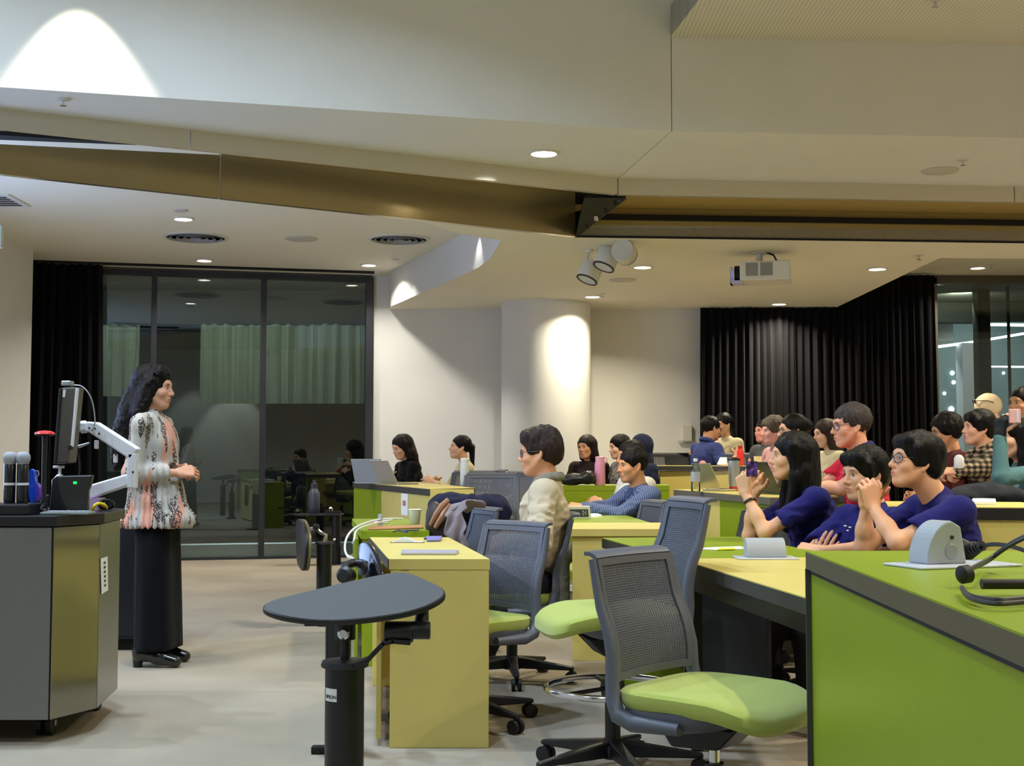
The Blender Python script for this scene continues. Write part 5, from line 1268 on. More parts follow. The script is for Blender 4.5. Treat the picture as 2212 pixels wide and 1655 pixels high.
def person(label, px, py, Y, yaw, hs=1.0, s=1.0, lean=8, fem=False, head=(0, 0, 0), skin=(222, 176, 146), hair='short', hairm='black', shirt=None, sleeve='short', trousers=None,
           armL=None, armR=None, glasses=None, near=False, stand=False, legs=True, collar=None, shoe=None, lip=(190, 110, 100), shirt_len=.0, jacket=False, loose=1.0, twist=0, kneeL=None, kneeR=None, neckfwd=.0, pleat=False, floor_z=0.0):
    """px, py: pixel of the head centre; Y: depth; yaw: facing (0 = +X, 90 = away from the camera, 180 = -X)"""
    t = thing('person', label, 'person')
    b = .90 if fem else 1.0
    P = vec((0, 0, .93 if stand else .54)); ph = math.radians(lean); up = vec((math.sin(ph), 0, math.cos(ph)))
    N = P + up * (.50 if fem else .52); R = rot(*head)
    H = N + vec((.045 + neckfwd, 0, .155)) * (1 if not fem else .97) + vec((math.sin(ph) * .02, 0, 0))
    Rz = rot(yaw); hw = vec(PY(px, py, Y)); root = hw - Rz @ H * s
    t.location = root; t.rotation_euler = (0, 0, math.radians(yaw)); t.scale = (s, s, s)
    loc = lambda p: Rz.T @ (vec(PY(p[0], p[1], Y + (p[2] if len(p) > 2 else 0))) - root) / s
    wdir = lambda d: Rz.T @ vec(d)
    sw = .185 * b; fwd = unit(np.cross((0, 1, 0), up)); Rt = rot(twist); sd = Rt @ vec((0, 1, 0))
    sh = {1: N - up * .055 + sd * sw, -1: N - up * .055 - sd * sw}
    S = SDF(); head_vols(S, R, H, hs, fem, N - up * .02)
    vox = .0048 if near else .0078
    S.frame()
    chest = N - up * .17
    S.ell(chest, (.085 * b, .13 * b, .15), k=.03); S.cone(N - up * .05 - sd * .07, N - up * .05 + sd * .07, .045, k=.04)
    cuts = []; SH = SDF(); g = loose; big = .016 if jacket else .006
    if not jacket: SH.ell(P + up * .02, (.125 * g, .168 * b * g, .12), k=.05)
    SH.ell(P + up * .19, (.112 * g + big, .148 * b * g + big, .17), k=.06)
    SH.ell(chest + up * .0, (.118 * g + big, .165 * b * g + big, .165), k=.05)
    if fem:
        for q in (1, -1): SH.ell(chest + fwd * .055 + sd * q * .062 - up * .01, (.058, .062, .06), k=.04)
    for q in (1, -1): SH.cone(N - up * .035 + sd * q * .045, sh[q] - up * .005, .045 + big, .055 * b + big, k=.05)
    SH.cone(N - up * .04, N - up * .012 - fwd * .004, .066 * b + big * .5, .064 * b + big * .6, k=.02)
    for q, arm in ((1, armL), (-1, armR)):
        if arm is None: arm = dict(w=P + vec((.30, q * .14, .20)), pole=(-.3, q * .5, -.8))
        a = dict(arm); w = loc(a['px']) if 'px' in a else vec(a['w'])
        E = loc(a['el']) if 'el' in a else ik(sh[q], w, .285 * (.95 if fem else 1), .25 * (.95 if fem else 1), a.get('pole', (-.3, q * .5, -.8)))
        r = .86 if fem else 1.0
        S.frame(); S.cone(sh[q], E, .044 * r, .037 * r, k=.03); S.cone(E, E + (w - E) * .45, .038 * r, .036 * r, k=.02); S.cone(E + (w - E) * .4, w, .036 * r, .0245 * r, k=.02)
        d = wdir(a['d']) if 'd' in a else unit(w - E); nn_ = wdir(a['n']) if 'n' in a else vec((0, -q, -.4))
        hand(S, w, d, nn_, q == 1, a.get('curl', .5), a.get('spread', 1), a.get('thumb', .4), .92 if fem else 1.0, a.get('each'))
        SH.frame()
        if sleeve == 'short':
            ue = unit(E - sh[q]); SH.cone(sh[q], sh[q] + (E - sh[q]) * .70, .056 * r + big, .060 * r + big, k=.035); cuts.append((sh[q] + (E - sh[q]) * .70 + ue * .055, .075))
        elif sleeve == 'wide':
            SH.cone(sh[q], E, .060 * r, .062 * r, k=.035); SH.cone(E, E + (w - E) * .80, .060, .056, k=.02); cuts.append((E + (w - E) * .80 + unit(w - E) * .055, .07))
        else:
            SH.cone(sh[q], E, .058 * r + big, .050 * r + big, k=.035); SH.cone(E, w - (w - E) * .06, .050 * r + big, .034 * r + big, k=.02)
    if stand:
        zh = P[2] - .125; SH.cone((-.01, 0, P[2] + .14), (.0, 0, zh), .125, .185, k=.05); SH.ell((-.06, 0, zh + .03), (.17, .17, .06), k=.05); SH.ell((.05, 0, zh + .04), (.16, .16, .06), k=.05)
        SH.ell((0, 0, zh - .4), (2.5, 2.5, .4), k=.004, sub=True)
    for c_, r_ in cuts: SH.ell(c_, (r_,) * 3, k=.008, sub=True)
    V, Q = S.mesh(vox); cols = face_cols(V, R, H, hs, skin, (52, 40, 36), lip, not near)
    np_mesh('body', V, Q, SKIN, t, cols)
    def fold(amp):
        def w_(X, Y_, Z):
            a = vnoise(X * 11 + Z * 7 + 3, Y_ * 9, Z * 13 + X * 9); c = vnoise(X * 24 + Z * 17, Y_ * 19 - Z * 9, Z * 27 + 7)
            return ((amp * .6 * a + amp * .9 * (np.abs(c) * 2 - .55)) * np.clip((N[2] - .03 - Z) / .09, .08, 1)).astype(f32)
        return w_
    fw = fold(.010 if not jacket else .011)
    if pleat: fw = lambda X, Y_, Z: (.006 * np.sin(np.arctan2(Y_, X + .02) * 34 + 2 * vnoise(X * 6, Y_ * 6, Z * 2)) * np.clip((1.30 - Z) * 3, .3, 1) + .006 * vnoise(X * 12, Y_ * 12, Z * 8)).astype(f32)
    V, Q = SH.mesh(.0075 if pleat else .0095 if near else .014, fw); shm = shirt or mat('shirt_plain', (200, 198, 190), .85)
    so_ = np_mesh('jacket' if jacket else 'shirt', V, Q, shm, t)
    if collar:
        cm_ = SDF()
        for k in range(9):
            a0, a1 = math.radians(40 + 280 * k / 9), math.radians(40 + 280 * (k + 1) / 9)
            c0 = N + fwd * (.072 * math.cos(a0) + .004) + sd * .068 * math.sin(a0) + up * (.030 + .018 * (1 - math.cos(a0)) / 2 - .03 * max(0, math.cos(a0))); c1_ = N + fwd * (.072 * math.cos(a1) + .004) + sd * .068 * math.sin(a1) + up * (.030 + .018 * (1 - math.cos(a1)) / 2 - .03 * max(0, math.cos(a1)))
            cm_.cone(c0, c1_, .014, k=.012); cm_.cone(c0 - up * .02 + (c0 - N) * .14, c1_ - up * .02 + (c1_ - N) * .14, .013, k=.012)
        V, Q = cm_.mesh(.008); np_mesh('collar', V, Q, collar, so_)
    if hair:
        HS = SDF(); hair_vols(HS, hair, R, H, hs, fem); cur = hair in ('curlylong', 'curlyshort'); am = .007 if cur else .0060 if hair in ('quiff', 'short') else .0040
        if hair in ('hijab', 'beanie'): wp = lambda X, Y_, Z: (.002 * vnoise(X * 40, Y_ * 40, Z * 25)).astype(f32)
        elif cur: wp = lambda X, Y_, Z: (am * (vnoise(X * 42, Y_ * 42, Z * 30) + .6 * vnoise(X * 95, Y_ * 95, Z * 70))).astype(f32)
        else: wp = lambda X, Y_, Z: (am * (vnoise(X * 38, Y_ * 60, Z * 12) + .7 * vnoise(X * 70, Y_ * 110, Z * 22))).astype(f32)
        V, Q = HS.mesh(.0055 if near else .008, wp); np_mesh({'hijab': 'headscarf', 'beanie': 'knit_cap'}.get(hair, 'hair'), V, Q, hairm if not isinstance(hairm, str) else HAIR[hairm], t)
    for q in (1, -1):
        e = MB().lathe([(.001, -.0125), (.0072, -.0102), (.0108, -.0062), (.0125, 0), (.0108, .0062), (.0072, .0102), (.001, .0125)], n=14, ax=(1, 0, 0)).build('eye', EYE, t, smooth=False)
        for p_ in e.data.polygons: p_.use_smooth = True
        c = vec(H) + R @ vec((.0760, q * .031, .003)) * hs
        e.location = c; e.rotation_euler = Matrix(R.tolist()).to_euler(); e.scale = (hs,) * 3
        if glasses:
            gm_ = glasses; c = vec((.103, q * .033, .002)); ring = [vec((.103 - .02 * (abs(q * .033 + .024 * math.cos(a)) / .06) ** 2, q * .033 + .0245 * math.cos(a), .001 + .0205 * math.sin(a))) for a in [2 * PI * k / 20 for k in range(21)]]
            fr_ = MB().tube([vec(H) + R @ p_ * hs for p_ in ring], .0016 * hs, 6, caps=False)
            fr_.tube([vec(H) + R @ vec(p_) * hs for p_ in ((.090, q * .058, .006), (.04, q * .079, .010), (-.005, q * .083, .008))], .0015 * hs, 6)
            if q == 1: fr_.tube([vec(H) + R @ vec(p_) * hs for p_ in ((.102, .010, .004), (.106, 0, .007), (.102, -.010, .004))], .0014 * hs, 6)
            fr_.build('glasses', gm_, t, smooth=True)
            MB().add([vec(H) + R @ p_ * hs for p_ in ring[:-1]], [tuple(range(20))]).build('spectacle_lens', LENS, t)
    if legs:
        TR = SDF(); tm = trousers or mat('trousers_dark', (26, 26, 32), .85)
        TR.ell(P - vec((0, 0, .02)), (.105, .145 * b, .085), k=.05)
        SHO = SDF()
        for q, kn in ((1, kneeL), (-1, kneeR)):
            hp_ = P + vec((0, q * .09, -.02))
            if stand: K = hp_ + vec((.02, 0, -.42)); A = vec((-.01, q * .085, .08))
            else:
                K = loc(kn) if kn is not None else hp_ + vec((.42, q * .05, .0)); A = vec((K[0] - .02, K[1], (floor_z - root[2]) / s + .085))
            TR.cone(hp_, K, .082 if not stand else .088, .060 if not stand else .072, k=.04); TR.cone(K, A, .056 if not stand else .074, .046 if not stand else .076, k=.03)
            if not stand:
                SHO.ell(A + vec((.06, 0, -.045)), (.13, .045, .040), k=.02); SHO.ell(A + vec((-.01, 0, -.02)), (.05, .042, .06), k=.02)
        V, Q = TR.mesh(.012, fold(.004)); np_mesh('trousers', V, Q, tm, t)
        if not stand: V, Q = SHO.mesh(.011); np_mesh('shoes', V, Q, shoe or mat('shoe_black', (20, 20, 22), .5), t)
    PEOPLE.append((t, loc, H, R, P, N)); return t, loc, H, R, root, Rz, s
LENS = glass_mat('spectacle_glass', (1, 1, 1), (.97, .98, .98), 1.35) if 'glass_mat' in globals() else mat('lensx', (200, 200, 200), .1)
# ------------------------------------------------------------------ cloths
def cloth(name, c, **k): return mat(name, c, .9, spec=.15, sheen=.04, bump=.4, bscale=240, **k)
navy = cloth('navy_tee', (32, 32, 100)); cream = cloth('cream_wool', (206, 190, 164)); greycol = cloth('grey_collar', (134, 130, 116)); blackc = cloth('black_knit', (9, 9, 12))
red = cloth('red_polo', (206, 44, 66)); polo = cloth('blue_polo', (56, 66, 122)); sand = cloth('cream_knit', (208, 196, 160)); whitec = cloth('white_tee', (218, 214, 206))
olive = cloth('olive_jacket', (74, 72, 44)); hood = cloth('grey_hoodie', (92, 94, 100)); teal = cloth('teal_knit', (84, 122, 128)); pinkc = cloth('pink_top', (198, 150, 150)); greytr = cloth('grey_corduroy', (98, 92, 84)); darkc = cloth('dark_brown_top', (44, 34, 32))
navyd = cloth('navy_scarf', (26, 30, 52))
def stripes_mat(name, c0, c1, scale, axis, thr=.8):
    m, nt, b = node_mat(name); tc = nt.nodes.new('ShaderNodeTexCoord'); wv = nt.nodes.new('ShaderNodeTexWave')
    wv.wave_type = 'BANDS'; wv.bands_direction = axis; wv.inputs['Scale'].default_value = scale; wv.inputs['Distortion'].default_value = 1.5; wv.inputs['Detail'].default_value = 1
    nt.links.new(tc.outputs['Object'], wv.inputs['Vector']); r = nt.nodes.new('ShaderNodeValToRGB'); r.color_ramp.elements[0].position = thr; r.color_ramp.elements[1].position = min(1, thr + .1)
    r.color_ramp.elements[0].color = srgb(c0); r.color_ramp.elements[1].color = srgb(c1); nt.links.new(wv.outputs[0], r.inputs[0]); nt.links.new(r.outputs[0], b.inputs['Base Color']); b.inputs['Roughness'].default_value = .85
    return m
striped = stripes_mat('blue_striped_shirt', (70, 84, 124), (150, 164, 196), 26, 'X', .92)
def plaid_mat():
    m, nt, b = node_mat('plaid_shirt'); tc = nt.nodes.new('ShaderNodeTexCoord'); cols = []
    for ax, scl in (('Z', 9), ('X', 8)):
        wv = nt.nodes.new('ShaderNodeTexWave'); wv.bands_direction = ax; wv.inputs['Scale'].default_value = scl; wv.inputs['Distortion'].default_value = 1; nt.links.new(tc.outputs['Object'], wv.inputs['Vector']); cols.append(wv)
    ad = nt.nodes.new('ShaderNodeMath'); ad.operation = 'ADD'; nt.links.new(cols[0].outputs[1], ad.inputs[0]); nt.links.new(cols[1].outputs[1], ad.inputs[1])
    r = nt.nodes.new('ShaderNodeValToRGB'); e = r.color_ramp.elements; e[0].position = .25; e[0].color = srgb((36, 30, 26)); e[1].position = .8; e[1].color = srgb((170, 152, 122)); x = e.new(.5); x.color = srgb((92, 78, 60))
    md = nt.nodes.new('ShaderNodeMath'); md.operation = 'MULTIPLY'; md.inputs[1].default_value = .5; nt.links.new(ad.outputs[0], md.inputs[0]); nt.links.new(md.outputs[0], r.inputs[0]); nt.links.new(r.outputs[0], b.inputs['Base Color']); b.inputs['Roughness'].default_value = .9
    return m
plaid = plaid_mat()
def blouse_mat(name, spots=.5):
    m, nt, b = node_mat(name); tc = nt.nodes.new('ShaderNodeTexCoord'); mp = nt.nodes.new('ShaderNodeMapping'); mp.inputs['Scale'].default_value = (7, 7, 1.1); nt.links.new(tc.outputs['Object'], mp.inputs[0])
    n = nt.nodes.new('ShaderNodeTexNoise'); n.inputs['Scale'].default_value = 1.6; n.inputs['Detail'].default_value = 1; nt.links.new(mp.outputs[0], n.inputs['Vector'])
    r = nt.nodes.new('ShaderNodeValToRGB'); r.color_ramp.interpolation = 'EASE'; e = r.color_ramp.elements; e[0].position = .52; e[0].color = srgb((180, 175, 168)); e[1].position = .60; e[1].color = srgb((212, 156, 136)); nt.links.new(n.outputs[0], r.inputs[0])
    vo = nt.nodes.new('ShaderNodeTexVoronoi'); vo.inputs['Scale'].default_value = 75; vo.feature = 'DISTANCE_TO_EDGE'; nt.links.new(tc.outputs['Object'], vo.inputs['Vector'])
    lt = nt.nodes.new('ShaderNodeMath'); lt.operation = 'LESS_THAN'; lt.inputs[1].default_value = .16; nt.links.new(vo.outputs['Distance'], lt.inputs[0])
    mp2 = nt.nodes.new('ShaderNodeMapping'); mp2.inputs['Scale'].default_value = (14, 14, 2.6); mp2.inputs['Location'].default_value = (3, 1, 2); nt.links.new(tc.outputs['Object'], mp2.inputs[0])
    n2 = nt.nodes.new('ShaderNodeTexNoise'); n2.inputs['Scale'].default_value = 1.5; n2.inputs['Detail'].default_value = 3; nt.links.new(mp2.outputs[0], n2.inputs['Vector'])
    gt = nt.nodes.new('ShaderNodeMath'); gt.operation = 'GREATER_THAN'; gt.inputs[1].default_value = spots; nt.links.new(n2.outputs[0], gt.inputs[0])
    mu = nt.nodes.new('ShaderNodeMath'); mu.operation = 'MULTIPLY'; nt.links.new(lt.outputs[0], mu.inputs[0]); nt.links.new(gt.outputs[0], mu.inputs[1])
    mx = nt.nodes.new('ShaderNodeMix'); mx.data_type = 'RGBA'; nt.links.new(mu.outputs[0], mx.inputs[0]); nt.links.new(r.outputs[0], mx.inputs[6]); mx.inputs[7].default_value = srgb((74, 66, 62)); nt.links.new(mx.outputs[2], b.inputs['Base Color'])
    b.inputs['Roughness'].default_value = .9; b.inputs['Specular IOR Level'].default_value = .15
    return m
blouse = blouse_mat('leopard_blouse', .545); floral = blouse_mat('patterned_top', .40)
wire = mat('wire_frame', (70, 66, 64), .3, metal=.7); blackframe = mat('black_frame', (18, 18, 18), .35)
FAIR = (230, 178, 146); TAN = (206, 150, 112); WARMS = (222, 176, 146)
# ------------------------------------------------------------------ the presenter, standing
pr = person('woman with long curly dark hair and leopard print blouse standing at the lectern', 333, 838, 7.26, -6, hs=.98, s=1.0, lean=-5, neckfwd=-.03, fem=True, head=(2, 4, 0), skin=(216, 160, 132), hair='curlylong', hairm='curly', shirt=blouse, sleeve='wide', stand=True, shirt_len=.62, near=True, loose=1.06, pleat=True,
      armL=dict(px=(384, 1016, .07), pole=(-.8, .45, -.4), d=(.9, -.55, .05), n=(-.5, -.5, -.5), curl=.55), armR=dict(px=(384, 1022, -.08), pole=(-.8, -.45, -.4), d=(.85, .5, .12), n=(-.4, .6, -.6), curl=.5), trousers=blackc, legs=False)
def presenter_lower(p):
    t, loc, H, R, root, Rz, s = p
    TR = SDF(); z0 = -root[2]     # local height of the floor
    TR.ell((0, 0, .88), (.10, .13, .10), k=.05)
    for q in (1, -1):
        TR.cone((.0, q * .06, .86), (.02, q * .07, z0 + .08), .100, .106, k=.06)
    TR.ell((0, 0, z0 - .02), (.4, .4, .115), k=.01, sub=True)
    V, Q = TR.mesh(.011, lambda X, Y_, Z: (.006 * vnoise(X * 26, Y_ * 26, Z * 2.5)).astype(f32)); np_mesh('trousers', V, Q, blackc, t)
    shm = mat('patent_black', (14, 14, 16), .18, coat=.6)
    for q in (1, -1):
        SH = SDF(); x0 = -.015 if q == 1 else .005
        SH.cone((x0 - .05, q * .10, z0 + .075), (x0 + .05, q * .10, z0 + .065), .040, .036, k=.03); SH.cone((x0 + .05, q * .10, z0 + .055), (x0 + .15, q * .10, z0 + .032), .038, .030, k=.03); SH.cone((x0 - .05, q * .10, z0 + .07), (x0 - .045, q * .10, z0 + .13), .036, .034, k=.03)
        SH.cone((x0 - .062, q * .10, z0 + .05), (x0 - .066, q * .10, z0 + .022), .027, .022, k=.01)
        V, Q = SH.mesh(.006); so_ = np_mesh('shoe', V, Q, shm, t)
        MB().lathe([(.024, 0), (.026, .02), (.03, .06)], c=(x0 - .064, q * .10, z0), n=20).build('heel', blackp, so_, smooth=True)
presenter_lower(pr)
# pleated hem of the blouse already in the volume; bracelet on the wrist
# ------------------------------------------------------------------ front row and second row, near
person('man in a cream jacket with dark wavy hair and glasses seated behind the yellow desk', 1166, 979, 6.67, 174, lean=-7, s=.96, head=(-4, 3, 0), skin=(224, 162, 126), hair='quiff', hairm='brown', shirt=cream, jacket=True, sleeve='long', collar=greycol, near=True, glasses=wire, trousers=mat('dark_trousers', (24, 24, 34), .9),
      armL=dict(px=(1090, 1172, -.16), pole=(.5, .2, -.9), curl=.6), armR=dict(px=(1088, 1168, .12), pole=(.5, -.2, -.9), curl=.6))
w17 = person('woman with long straight black hair in a navy tee holding up a phone', 1710, 987, 6.42, 183, s=1.01, hs=.95, lean=12, fem=True, head=(-2, -2, 0), skin=(232, 176, 138), hair='long', hairm='black', shirt=navy, sleeve='short', near=True, neckfwd=.02,
      armL=dict(px=(1610, 1066, -.10), el=(1652, 1150, -.20), d=(-.12, .05, 1), n=(.55, .8, 0), each=[.03, .75, .9, 1.0], thumb=.7), armR=dict(px=(1630, 1066, .12), el=(1618, 1158, .16), d=(.12, -.05, 1), n=(-.3, -.9, 0), curl=.75, thumb=.7))
w18 = person('young man in a navy tee with folded arms beside the long-haired woman', 1868, 1025, 6.0, 201, lean=-6, head=(0, 3, 0), skin=(222, 168, 136), hair='fringe', hairm='black', shirt=navy, sleeve='short', near=True,
      armL=dict(px=(1772, 1192, -.24), el=(1928, 1182, -.26), d=(-1, .5, .1), n=(0, .6, -.8), curl=.9), armR=dict(px=(1770, 1228, -.10), el=(1742, 1205, .08), d=(.25, -.3, .95), n=(.5, .8, .1), curl=.28, spread=.2))
w19 = person('young man in a navy tee and round glasses with clasped hands before his chin', 1978, 997, 5.5, 187, s=.98, lean=16, head=(0, -8, 0), skin=(232, 174, 136), hair='fringe', hairm='black', shirt=navy, sleeve='short', near=True, glasses=wire, neckfwd=.04,
      armL=dict(px=(1886, 1096, -.05), el=(1938, 1172, -.20), d=(-.12, .05, 1), n=(-.25, 1, 0), curl=.78, thumb=.6), armR=dict(px=(1872, 1094, .05), el=(1864, 1182, .10), d=(.02, -.08, 1), n=(.1, -1, 0), curl=.80, thumb=.6))
person('man in a red shirt and glasses with greying hair in the second row', 1838, 920, 7.35, 183, lean=8, head=(0, 4, 0), skin=(232, 168, 138), hair='short', hairm='grey', shirt=red, sleeve='short', near=True, glasses=blackframe, collar=cloth('navy_collar', (44, 40, 96)),
      floor_z=.17, armL=dict(px=(1758, 1050, -.10), el=(1816, 1056, -.16), curl=.7), armR=dict(px=(1750, 1046, .08), el=(1778, 1052, .12), curl=.7))
# ------------------------------------------------------------------ middle distance
person('man in a striped blue shirt seated behind the desk clock', 1366, 1006, 9.3, 200, lean=12, head=(0, 3, 0), skin=(212, 152, 112), hair='short', shirt=striped, sleeve='long', trousers=greytr, near=True,
      armL=dict(px=(1262, 1098, -.05), el=(1340, 1112, -.14), d=(-1, .3, .1), n=(0, .6, -.8), curl=.7), armR=dict(px=(1256, 1096, .12), el=(1310, 1098, .2), d=(-1, -.3, .1), n=(0, -.6, -.8), curl=.7), kneeL=(1212, 1192, -.25), kneeR=(1205, 1186, .0))
person('person in a white tee half hidden behind the striped blue shirt', 1362, 988, 9.85, 200, lean=2, loose=1.22, skin=TAN, hair='short', hairm='dbrown', shirt=whitec, armL=dict(px=(1300, 1090, -.1), pole=(.3, .3, -.9)), legs=False)
person('girl in black looking down behind the laptops on the rear left desk', 868, 966, 13.0, 208, fem=True, hs=.96, lean=14, head=(8, 18, 0), skin=FAIR, hair='longback', hairm='dbrown', shirt=blackc, sleeve='long', armL=dict(px=(842, 1032, -.15), pole=(.2, .4, -.9)), armR=dict(px=(842, 1030, .1), pole=(.2, -.4, -.9)), legs=False)
person('woman in a cream sweater with tied dark hair behind the pale bottle', 994, 967, 12.9, 192, fem=True, hs=.96, lean=4, head=(0, -6, 0), skin=FAIR, hair='pony', hairm='black', shirt=sand, sleeve='long', armL=dict(px=(940, 1045, -.35), pole=(.4, .3, -.9)), armR=dict(px=(945, 1040, .0), pole=(.4, -.3, -.9)), legs=False)
person('girl with long dark hair and a dark top left of the pink bottle', 1267, 966, 13.2, 238, fem=True, hs=.96, lean=8, head=(-6, 4, 4), skin=TAN, hair='longback', hairm='dbrown', shirt=darkc, sleeve='long', legs=False)
person('girl with parted dark hair and a patterned top right of the pink bottle', 1337, 966, 12.9, 200, fem=True, hs=.96, lean=4, head=(0, 6, 0), skin=FAIR, hair='longback', hairm='black', shirt=floral, sleeve='long', legs=False)
person('person in a navy headscarf behind the white tee', 1384, 968, 12.3, 195, fem=True, hs=.96, lean=4, skin=TAN, hair='hijab', hairm=navyd, shirt=navyd, sleeve='long', legs=False)
person('man in a blue polo shirt turned to his neighbour in the third row', 1536, 926, 13.4, 24, lean=10, head=(0, 6, 0), skin=(202, 150, 116), hair='short', shirt=polo, collar=polo, glasses=blackframe, armR=dict(px=(1590, 985, -.2), pole=(-.5, -.4, -.6)), legs=False)
person('person in a cream top leaning in to the man in the blue polo', 1562, 917, 13.9, 214, lean=8, fem=True, hs=.97, head=(0, 8, 0), skin=(206, 158, 122), hair='pony', shirt=sand, sleeve='long', armR=dict(px=(1500, 974, -.25), pole=(-.2, .5, -.5)), legs=False)
person('person in a grey hoodie at the third row before the curtain', 1650, 932, 13.2, 205, lean=6, skin=(230, 160, 146), hair='short', hairm='dbrown', shirt=hood, sleeve='long', jacket=True, hs=.92, legs=False)
person('person with grey curly hair and pink top left of the woman with the bun', 1669, 931, 11.7, 195, fem=True, hs=.95, lean=4, head=(0, 4, 0), skin=(226, 170, 160), hair='curlyshort', hairm='curlgrey', shirt=pinkc, sleeve='long', legs=False)
person('woman with glasses and tied back dark hair in an olive jacket', 1712, 931, 9.4, 186, fem=True, hs=.97, lean=6, skin=FAIR, hair='bun', hairm='black', shirt=olive, sleeve='long', jacket=True, glasses=wire, legs=False)
person('girl with brown hair and pale top left of the man in red', 1783, 937, 11.0, 192, fem=True, hs=.94, lean=6, head=(0, 6, 0), skin=FAIR, hair='longback', hairm='brown', shirt=sand, sleeve='long', legs=False)
person('young man with curly dark hair and glasses left of the plaid shirt', 2043, 934, 9.5, 178, lean=6, skin=TAN, hair='curlyshort', hairm='curly', shirt=cloth('maroon', (92, 40, 40)), sleeve='long', glasses=wire, head=(0, 4, 0), legs=False)
person('young man in a plaid shirt with dark fringe at the right', 2114, 925, 9.1, 183, lean=2, head=(0, -2, 0), skin=(230, 172, 144), hair='fringe', hairm='black', shirt=plaid, sleeve='long', collar=plaid, near=True, floor_z=.17, armL=dict(px=(2068, 1018, -.2), el=(2128, 1012, -.2), d=(-1, .4, 0), n=(0, .5, -.8), curl=.8), armR=dict(px=(2062, 1020, .05), el=(2080, 1010, .15), curl=.8))
bn = person('person in a cream knit cap with sunglasses pushed up, behind the plaid shirt', 2133, 886, 11.6, 170, lean=8, head=(0, 14, 0), skin=FAIR, hair='beanie', hairm=cloth('cream_cap', (222, 200, 168)), shirt=cloth('pale_coat', (190, 170, 150)), sleeve='long', hs=1.05, legs=False)
w23 = person('woman in a teal sweater raising a phone with a gloved hand', 2194, 946, 7.5, 188, fem=True, hs=.97, lean=4, skin=(222, 176, 150), hair='long', hairm='black', shirt=teal, sleeve='long', near=True,
      floor_z=.17, armL=dict(px=(2160, 940, -.22), el=(2162, 1032, -.25), d=(.1, .0, 1), n=(.9, .4, 0), curl=.55), armR=dict(px=(2196, 1060, .0), pole=(.3, -.3, -.8)))
person('smiling woman with pulled back hair at the right edge behind the phone', 2208, 872, 9.6, 205, fem=True, hs=.97, lean=4, skin=TAN, hair='bun', hairm='black', shirt=blackc, sleeve='long', legs=False)
# ------------------------------------------------------------------ what the people hold and wear
ph_ = thing('phone', 'phone with a lit picture held up by the long-haired woman', 'phone', PY(1624, 1013, 6.24), math.radians(22))
MB().box(-.030, .030, -.0045, .0045, -.037, .037).build('body', blackp, ph_, bevel=.003)
def screen_mat():
    m, nt, b = node_mat('phone_screen'); tc = nt.nodes.new('ShaderNodeTexCoord'); n = nt.nodes.new('ShaderNodeTexNoise'); n.inputs['Scale'].default_value = 45; n.inputs['Detail'].default_value = 2; nt.links.new(tc.outputs['Object'], n.inputs['Vector'])
    r = nt.nodes.new('ShaderNodeValToRGB'); e = r.color_ramp.elements; e[0].position = .38; e[0].color = srgb((12, 8, 20)); e[1].position = .72; e[1].color = srgb((170, 120, 190)); x = e.new(.55); x.color = srgb((74, 40, 120))
    nt.links.new(n.outputs[0], r.inputs[0]); nt.links.new(r.outputs[0], b.inputs['Emission Color']); b.inputs['Emission Strength'].default_value = .55; b.inputs['Base Color'].default_value = (.01, .01, .015, 1); b.inputs['Roughness'].default_value = .15
    return m
MB().box(-.028, .028, -.0052, -.0044, -.035, .035).build('screen', screen_mat(), ph_)
ph2 = thing('phone', 'pink backed phone held up by the gloved hand at the right edge', 'phone', PY(2192, 899, 7.22), math.radians(12))
MB().box(-.036, .036, -.005, .005, -.04, .04).build('body', mat('pink_case', (206, 160, 166), .4), ph2, bevel=.004)
MB().box(.006, .020, -.007, -.005, -.034, .03).build('camera_strip', mat('camera_strip', (190, 196, 216), .3), ph2, bevel=.003)
def glove():
    t, loc, H, R, root, Rz, s = w23; S = SDF()
    w = loc((2160, 940, -.22)); d = Rz.T @ unit((.1, 0, 1)); n = Rz.T @ unit((.9, .4, 0)); n = unit(n - d * (n @ d)); b = -np.cross(d, n)
    S.cone(w - d * .05, w + d * .01, .034, .032, k=.02)
    for o, f, l in ((.034, .086, .03), (.011, .092, .032), (-.012, .088, .03), (-.033, .078, .024)):
        K = w + d * f * .92 + b * o * .92; S.cone(w + b * o * .5 + d * .008, K, .021, .0165, k=.012); S.cone(K, K + unit(d * .8 + n * .7) * l, .0135, .0125, k=.004)
    V, Q = S.mesh(.006); np_mesh('glove', V, Q, cloth('charcoal_glove', (38, 42, 46)), t)
glove()
# sunglasses on the cap
def cap_glasses():
    t, loc, H, R, root, Rz, s = bn; hs = 1.05; fr_ = MB()
    for q in (1, -1):
        fr_.tube([vec(H) + R @ vec((.085, q * .036 + .026 * math.cos(a), .098 + .020 * math.sin(a))) * hs for a in [2 * PI * k / 14 for k in range(15)]], .004, 6)
        fr_.tube([vec(H) + R @ vec(p) * hs for p in ((.08, q * .06, .10), (.0, q * .092, .08), (-.05, q * .098, .05))], .0035, 6)
    fr_.build('sunglasses', blackframe, t, smooth=True)
cap_glasses()
# white lettering on the folded-arm tee
t, loc, H, R, root, Rz, s = w18
for k, (x, y, w_) in enumerate(((1826, 1136, .012), (1836, 1139, .012), (1831, 1146, .009))):
    pp_ = Vector(loc((x, y, -.16))); c_ = Vector(loc((1868, 1140, -.02)))
    lo_ = MB().obox((0, 0, 0), ((1, 0, 0), (0, 1, 0), (0, 0, 1)), (.002, w_ * .7, .0025)).build('logo_mark', paper, t); lo_.location = pp_
